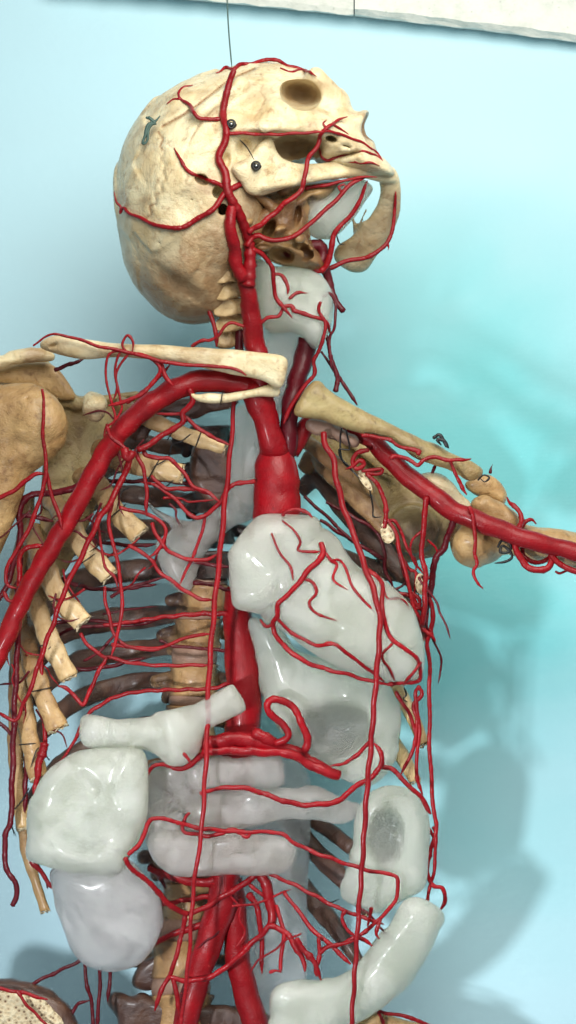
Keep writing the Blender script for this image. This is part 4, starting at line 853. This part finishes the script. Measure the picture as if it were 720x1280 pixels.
A([(345, 1133), (318, 1110), (308, 1104)], (3, 3), 20, par=sma); A([(310, 1118), (321, 1133), (326, 1161), (328, 1216)], (5, 4, 3), (18, 16), par=sma)
A([(337, 1216), (344, 1213), (351, 1214)], (2, 2.6), 62, par=sma)
A([(356, 1116), (374, 1141), (399, 1170), (420, 1187), (439, 1206)], (2.6, 3.6, 3.4), (30, 66), par=sma, dark=False)
A([(399, 1172), (399, 1195), (394, 1212), (396, 1220)], (3, 3.4), 62, par=sma); A([(400, 1192), (410, 1184), (425, 1181), (446, 1174)], (2.8, 2.8), 62, par=sma); A([(370, 1174), (384, 1192), (396, 1210), (402, 1226)], (4.4, 4, 3), 64, par=sma)
A([(186, 1086), (204, 1092), (228, 1099), (254, 1104), (270, 1100)], (4, 6, 6, 6), (-6, 6), name='renal_artery', sides=14); A([(186, 1082), (196, 1090), (206, 1110)], (5, 3), -10, name='renal_artery', dark=True)
A([(203, 1130), (228, 1126), (262, 1120)], (3.6, 4.2), -4, name='renal_artery'); A([(176, 1190), (196, 1178), (213, 1169), (240, 1160), (262, 1154)], (4, 5, 5.4), (-16, -4), name='lumbar_artery')
A([(470, 1260), (482, 1266), (500, 1269), (533, 1280), (560, 1288)], (2.6, 3, 2.6), 10, name='iliac_branch'); A([(470, 1262), (478, 1275), (482, 1290)], 2.4, 10, name='iliac_branch')
# chest wall on the viewer's left
rb = A([(237, 486), (241, 499), (234, 510), (228, 517), (230, 527), (220, 534), (202, 544), (187, 556), (173, 562)], (4.4, 4.6, 4, 4.2, 4.8), (60, 50, 54), name='costal_artery')
A([(228, 517), (197, 517), (190, 512)], (2.4, 2), 40, par=rb); A([(230, 520), (250, 537), (277, 552), (288, 557)], (3, 2.6), 48, par=rb)
A([(180, 564), (184, 570), (198, 572), (212, 574), (226, 586), (240, 606), (260, 616), (275, 627)], (3.6, 3, 2.8, 2.8), 46, par=rb)
A([(170, 565), (180, 590), (183, 612), (183, 645)], (3.4, 2.8, 2.8), 50, par=rb); A([(190, 594), (197, 604), (212, 611), (243, 611), (262, 618)], (2.6, 3.2, 3), 42, par=rb)
A([(318, 602), (304, 603), (293, 606), (282, 614), (276, 628), (266, 637), (252, 646), (243, 647), (227, 633), (210, 616), (194, 607), (176, 602)], (3.2, 3.4, 3, 2.4), 40, name='costal_artery')
A([(256, 644), (252, 667), (242, 694), (232, 714), (225, 731)], (2.6, 2.4, 2), 36, name='costal_artery')
lp = A([(150, 634), (160, 637), (185, 643), (199, 650), (207, 664), (202, 681), (194, 692), (186, 697)], (2.6, 2.8, 2.4), 40, name='costal_artery')
A([(190, 654), (199, 675), (216, 692), (241, 700), (258, 699), (272, 693)], (3, 3, 3), 40, par=lp)
A([(160, 681), (185, 696), (199, 714), (221, 731), (246, 747), (267, 751)], (2.8, 3, 3), 36, par=lp)
for P, r, z, dk in (([(241, 729), (262, 730), (290, 739)], 3.2, -14, True), ([(130, 782), (160, 778), (200, 772), (240, 768), (271, 767), (304, 769)], (2.4, 3.4, 4), -14, False), ([(139, 806), (160, 808), (190, 811), (210, 806), (229, 799), (250, 793), (264, 792)], 2.6, 10, False), ([(200, 800), (216, 808), (240, 809), (268, 812), (290, 816)], 2.6, -16, True),
                    ([(100, 792), (110, 806), (128, 820), (139, 822), (167, 829), (210, 832), (262, 831)], 2.8, 20, False), ([(72, 956), (82, 944), (96, 920), (106, 900), (116, 888), (140, 873), (165, 866), (195, 863), (230, 862), (268, 860), (290, 852)], (2, 3, 3, 3), -10, False), ([(131, 826), (122, 842), (113, 862), (105, 880), (97, 876), (90, 866), (83, 860), (72, 858)], (2.6, 3, 3), 24, False),
                    ([(133, 822), (119, 850), (114, 862)], 2.4, 26, False), ([(66, 798), (90, 786), (125, 782), (156, 782), (199, 775)], (2.4, 3.2), -20, True), ([(139, 747), (152, 738), (172, 731), (205, 722)], 2.2, -20, True), ([(104, 826), (120, 818), (138, 800), (150, 786)], 2, -10, True), ([(230, 700), (262, 706), (288, 708)], 3, -22, True),
                    ([(128, 768), (160, 762), (196, 758)], 1.6, -60, True), ([(80, 838), (130, 834), (180, 822)], 3.2, -70, True), ([(60, 780), (100, 776), (150, 778)], 3, -70, True), ([(74, 722), (110, 735), (150, 736), (195, 730)], 3, -70, True), ([(76, 663), (120, 676), (165, 682), (195, 680)], 3, -60, True), ([(130, 600), (160, 602), (200, 600), (240, 606)], 3, -60, True), ([(136, 576), (176, 582), (230, 580)], 3, -60, True)):
    A(P, r, z, dark=dk, name='costal_artery')
ax = A([(164, 566), (160, 582), (150, 604), (139, 626), (122, 653), (103, 694), (83, 733), (67, 778), (50, 825), (40, 856), (28, 884), (21, 898), (12, 899), (-6, 888)], (5, 4.6, 4.2, 4, 3.8, 3.4, 3, 2.6), (46, 70, 76, 70, 50), name='lateral_thoracic_artery')
A([(140, 628), (136, 648), (140, 675), (149, 712), (152, 745), (152, 770), (146, 795), (139, 820)], (3, 2.8, 2.6), 52, par=ax)
A([(124, 640), (122, 655), (127, 683), (131, 708), (144, 722), (147, 734)], (2, 2, 2.6), 48, par=ax); A([(131, 733), (131, 752), (137, 770), (142, 790), (156, 806), (178, 812), (200, 812)], (2.6, 2.6), 40, par=ax)
A([(156, 560), (160, 575), (166, 565)], (5, 6, 5), 72, par=ax)
fn = A([(42, 432), (47, 428), (56, 421), (69, 418), (92, 422), (117, 431), (139, 436), (158, 440), (178, 444), (194, 451), (200, 462), (194, 475), (178, 492), (161, 500), (136, 507)], (1.4, 2.4, 2.8, 3, 3), 76, name='supraclavicular_artery', on=['clavicle'])
A([(168, 442), (184, 446), (200, 452), (227, 455), (260, 458), (286, 459), (300, 464), (308, 470)], (3, 2.8, 2.2), 78, par=fn, on=['clavicle']); A([(201, 453), (206, 468), (216, 483)], (3, 3.6), 72, par=fn)
A([(68, 462), (86, 456), (106, 448)], (3.2, 2.6), 20, par=fn, dark=True); A([(158, 503), (176, 492), (196, 474), (213, 456)], 2.6, 40, par=fn)
for P in ([(158, 441), (153, 431), (159, 419), (166, 427), (166, 439)], [(158, 438), (139, 441), (133, 452), (133, 476), (139, 502), (144, 519), (142, 528), (135, 533)], [(150, 440), (146, 450), (144, 469), (150, 497), (152, 511), (144, 525), (135, 532)], [(160, 443), (150, 456), (145, 470), (146, 486), (142, 500)]): A(P, 1.9, 74, par=fn, wob=.2)
A([(134, 534), (139, 545), (150, 556), (160, 562)], (2.8, 3), 74, par=fn); A([(240, 433), (250, 427), (262, 425)], 2.6, 56, par=fn)
hm = A([(53, 487), (55, 498), (54, 515), (54, 544), (57, 578), (58, 594), (55, 605), (50, 622), (42, 648), (30, 672), (20, 690), (9, 708), (7, 722), (11, 732), (21, 736)], (2, 3, 3, 3.2, 3.2, 2.6), 66, on=['humerus'], name='humeral_artery')
A([(58, 592), (64, 616), (72, 640), (78, 662)], (3, 3), 62, par=hm); A([(-12, 624), (4, 620), (18, 613), (33, 600), (44, 593), (56, 593)], (3.4, 3.4), 60, par=hm, on=['humerus'])
cf = A([(104, 604), (90, 612), (72, 615), (50, 617), (38, 620), (29, 628), (24, 644), (25, 664), (23, 684), (16, 708), (8, 732), (-6, 756)], (5.4, 5, 4.8, 4.6, 4), (30, 10, 10), name='circumflex_artery', dark=True)
A([(10, 643), (40, 646), (66, 651)], (3, 3.6), 6, par=cf, dark=True); A([(54, 683), (44, 682), (32, 686), (25, 694), (24, 715), (25, 734)], (3.4, 4, 4.4), 40, par=cf); A([(4, 740), (10, 750), (20, 750), (34, 742)], 2.6, 60, par=cf)
lo = A([(22, 735), (22, 783), (21, 822), (18, 890), (17, 921), (14, 1016), (13, 1032), (6, 1046), (8, 1083), (19, 1105), (21, 1120), (16, 1132)], (5, 4.4, 4.6, 4.6, 4.4, 4), 30, name='epigastric_artery', dark=True)
A([(-8, 898), (8, 912), (16, 922)], 3, 30, par=lo, dark=True); A([(56, 930), (50, 950), (42, 998)], (6, 4.6, 1.5), 30, name='costal_artery'); A([(54, 800), (52, 850), (56, 900), (56, 936)], (3, 3.6), 14, name='costal_artery')
A([(38, 1076), (52, 1090), (62, 1106), (70, 1112)], (4, 3), 30, name='costal_artery'); A([(36, 1060), (46, 1082), (58, 1100), (60, 1110)], 3, 20, name='costal_artery', dark=True)
A([(30, 880), (34, 930), (32, 980), (30, 1030)], 4, 4, name='costal_artery', dark=True)
for P in ([(104, 1198), (86, 1208), (60, 1220), (40, 1230), (20, 1234), (-10, 1238)], [(107, 1204), (108, 1232), (115, 1252), (116, 1290)], [(125, 1210), (124, 1250), (120, 1290)], [(138, 1212), (135, 1252)], [(88, 1268), (98, 1255), (112, 1250)]): A(P, 2.8, 16, name='iliac_branch', dark=True)
A([(-10, 1234), (10, 1238), (24, 1240), (60, 1250)], (3, 2.6), 46, name='iliac_branch'); A([(20, 1238), (37, 1260), (62, 1284)], 2.4, 48, name='iliac_branch')
# chest wall on the viewer's right: dark vessels behind the heart and the tangled outer strand
for P in ([(380, 621), (408, 645), (431, 668), (460, 688), (478, 695)], [(408, 628), (431, 640), (470, 664), (480, 690), (482, 714), (492, 736)], [(400, 650), (440, 676), (480, 700)]): A(P, 2.6, -10, name='costal_artery', dark=True)
ou = A([(484, 650), (496, 668), (500, 690), (508, 720), (514, 744), (518, 762), (526, 776)], (2.6, 3, 3), 20, name='costal_artery')
for P, r in (([(496, 678), (500, 700), (512, 736), (522, 752)], 2), ([(498, 742), (512, 745), (522, 757), (530, 765), (528, 778), (520, 770), (530, 782)], 3.2), ([(516, 740), (524, 750), (522, 760), (510, 752)], 3), ([(532, 745), (540, 756), (541, 772), (538, 790), (544, 802)], 3.6), ([(515, 775), (528, 786), (540, 796), (544, 802)], 3.2), ([(505, 700), (512, 712), (520, 716), (518, 740)], 2.4),
             ([(500, 664), (512, 690), (520, 705), (518, 716)], 2.4), ([(484, 652), (494, 652), (506, 672)], 2.4), ([(540, 790), (534, 806), (537, 836), (537, 917), (539, 972), (543, 1017), (545, 1035), (539, 1062), (534, 1090), (541, 1107), (553, 1111), (557, 1126), (550, 1138)], 3.2), ([(541, 1034), (545, 1046), (543, 1085), (538, 1105), (535, 1130), (540, 1148), (541, 1167)], 2.6), ([(536, 1036), (542, 1048), (546, 1052)], 2.2)):
    A(P, r, 12, par=ou)
for P in ([(525, 858), (519, 864), (520, 880), (525, 910), (521, 941), (522, 971), (528, 994)], [(522, 858), (527, 868), (517, 883), (524, 905)], [(520, 868), (521, 916), (513, 944), (502, 968)], [(495, 865), (510, 890), (519, 912), (520, 925)]): A(P, 2.8, 16, name='costal_artery')
# fine tangle over the left-hand ribs, the shoulder and the belly
def tangle(n, x0, x1, y0, y1, z, par, seed, dirs, on=None):
    r = np.random.RandomState(seed)
    for _ in range(n):
        x, y = r.uniform(x0, x1), r.uniform(y0, y1); a = r.choice(dirs) + r.uniform(-.4, .4); P = [(x, y)]
        for k in range(r.randint(3, 7)):
            a += r.uniform(-.75, .75); s = r.uniform(9, 20); x += s * math.cos(a); y += s * math.sin(a); P.append((x, y))
        A(P, (r.uniform(1.4, 2.2), r.uniform(1., 1.6)), (z + r.uniform(-20, 20), z + r.uniform(-20, 20)), par=par, dark=r.rand() < .4, on=on)
tangle(10, 20, 110, 600, 800, 30, hm, 3, (1.4, 1.9, .4)); tangle(12, 110, 215, 520, 720, 26, rb, 4, (1.5, .2, 2.2));
tangle(3, 205, 300, 1110, 1180, 24, sma, 6, (1.5, 2.2, .8)); tangle(2, 370, 450, 1120, 1180, 50, sma, 7, (.8, 1.6)); tangle(7, 500, 535, 660, 780, 16, ou, 8, (1.4, 1.7)); tangle(5, 14, 50, 760, 900, 20, hm, 9, (1.5,))

# coronary arteries belong to the heart
HS = ['ventricles', 'atria']
def K(P, r): tube('coronary_artery', P, r, -999, M['red'], HEART, on=HS, lift=.6)
K([(353, 651), (367, 663), (375, 677), (372, 687), (384, 690), (401, 690)], (1.2, 2, 2.2)); K([(339, 667), (351, 693), (363, 709), (367, 725)], (1.4, 1.8, 2)); K([(380, 723), (391, 729), (395, 741), (387, 753), (391, 763), (405, 771), (421, 776)], (2.4, 2.2, 1.4))
K([(402, 678), (404, 690), (398, 700), (379, 721), (363, 741), (347, 755), (347, 770), (341, 779), (345, 794), (367, 818), (399, 834), (431, 842), (466, 852), (484, 854)], (4.2, 4.4, 3.8, 3.6, 3.8, 3.4, 3, 2.6)); K([(347, 773), (367, 792), (395, 806), (412, 805), (425, 809), (443, 824), (468, 842), (480, 852)], (3.2, 3, 2.8, 2.4))
K([(404, 688), (413, 700), (421, 706), (417, 725), (434, 737)], (2.4, 2.2, 1.4)); K([(415, 700), (424, 700), (431, 709), (443, 737), (470, 767)], (1.8, 2.2, 1.8)); K([(458, 713), (470, 720), (477, 730), (478, 757), (484, 790), (504, 810), (522, 824), (526, 846), (516, 853), (500, 854), (480, 855)], (4, 3.6, 3.4, 3, 3))
K([(490, 804), (478, 820), (486, 836), (494, 850)], 2); K([(526, 828), (514, 844), (504, 857)], 2.4); K([(479, 738), (484, 748), (500, 749), (508, 755), (511, 764)], (2, 2, 1.2)); K([(325, 775), (334, 783), (342, 780)], (1.6, 3.4))
tube('coronary_artery', [(353, 645, 72), (358, 639, 72), (371, 637, 74), (385, 641, 76), (391, 648, 76)], 2.6, 0, M['red'], HEART)

# steel wire the whole figure hangs from
hw = tube('hanging_wire', [(281, -140), (283, -40), (284, 0), (286, 40), (290, 86)], 1.1, 30, M['green_wire'], None, rough=0, wob=0, sides=7)
tag(hw, 'thin dark greenish wire coming down from above to the top of the skull', 'wire')

# ================================================================== LIGHT AND CAMERA
wd = bpy.data.worlds.new('World'); scene.world = wd; wd.use_nodes = True
bg = wd.node_tree.nodes['Background']; bg.inputs[0].default_value = (.72, .83, .88, 1); bg.inputs[1].default_value = .28
def aim(name, kind, p, target, power, col, **kw):
    l = bpy.data.lights.new(name, kind); l.energy = power; l.color = col
    for k, q in kw.items(): setattr(l, k, q)
    f = lambda q: Vector((q[0] * S, -q[2] * S, -q[1] * S + HH))      # right, down, forward of the wall, in plain units
    o = bpy.data.objects.new(name, l); COL.objects.link(o); o.location = f(p)
    o.rotation_euler = (f(target) - f(p)).to_track_quat('-Z', 'Y').to_euler(); return o
aim('case_lamp_top', 'AREA', (260, -1050, 1150), (-30, -300, -200), 12.5, (1, .97, .88), shape='DISK', size=.85)
aim('case_lamp_side', 'SPOT', (-650, 396, 1444), (120, 420, -100), 31., (.95, .98, 1), spot_size=math.radians(52), spot_blend=1., shadow_soft_size=.036)
cam = bpy.data.cameras.new('camera'); cam.sensor_fit = 'VERTICAL'; cam.sensor_height = 24; cam.lens = 24 / (2 * 640 / D)
cam.clip_start = .05; cam.clip_end = 50
co = bpy.data.objects.new('camera', cam); COL.objects.link(co); co.location = (0, -D * S, HH); co.rotation_euler = (math.pi / 2, 0, 0); scene.camera = co
scene.view_settings.view_transform = 'Standard'; scene.view_settings.look = 'None'; scene.view_settings.exposure = 0; scene.view_settings.gamma = 1
scene.cycles.max_bounces = 16; scene.cycles.transmission_bounces = 10; scene.cycles.diffuse_bounces = 4; scene.cycles.volume_bounces = 14; scene.cycles.use_denoising = True; scene.cycles.denoising_input_passes = 'RGB'
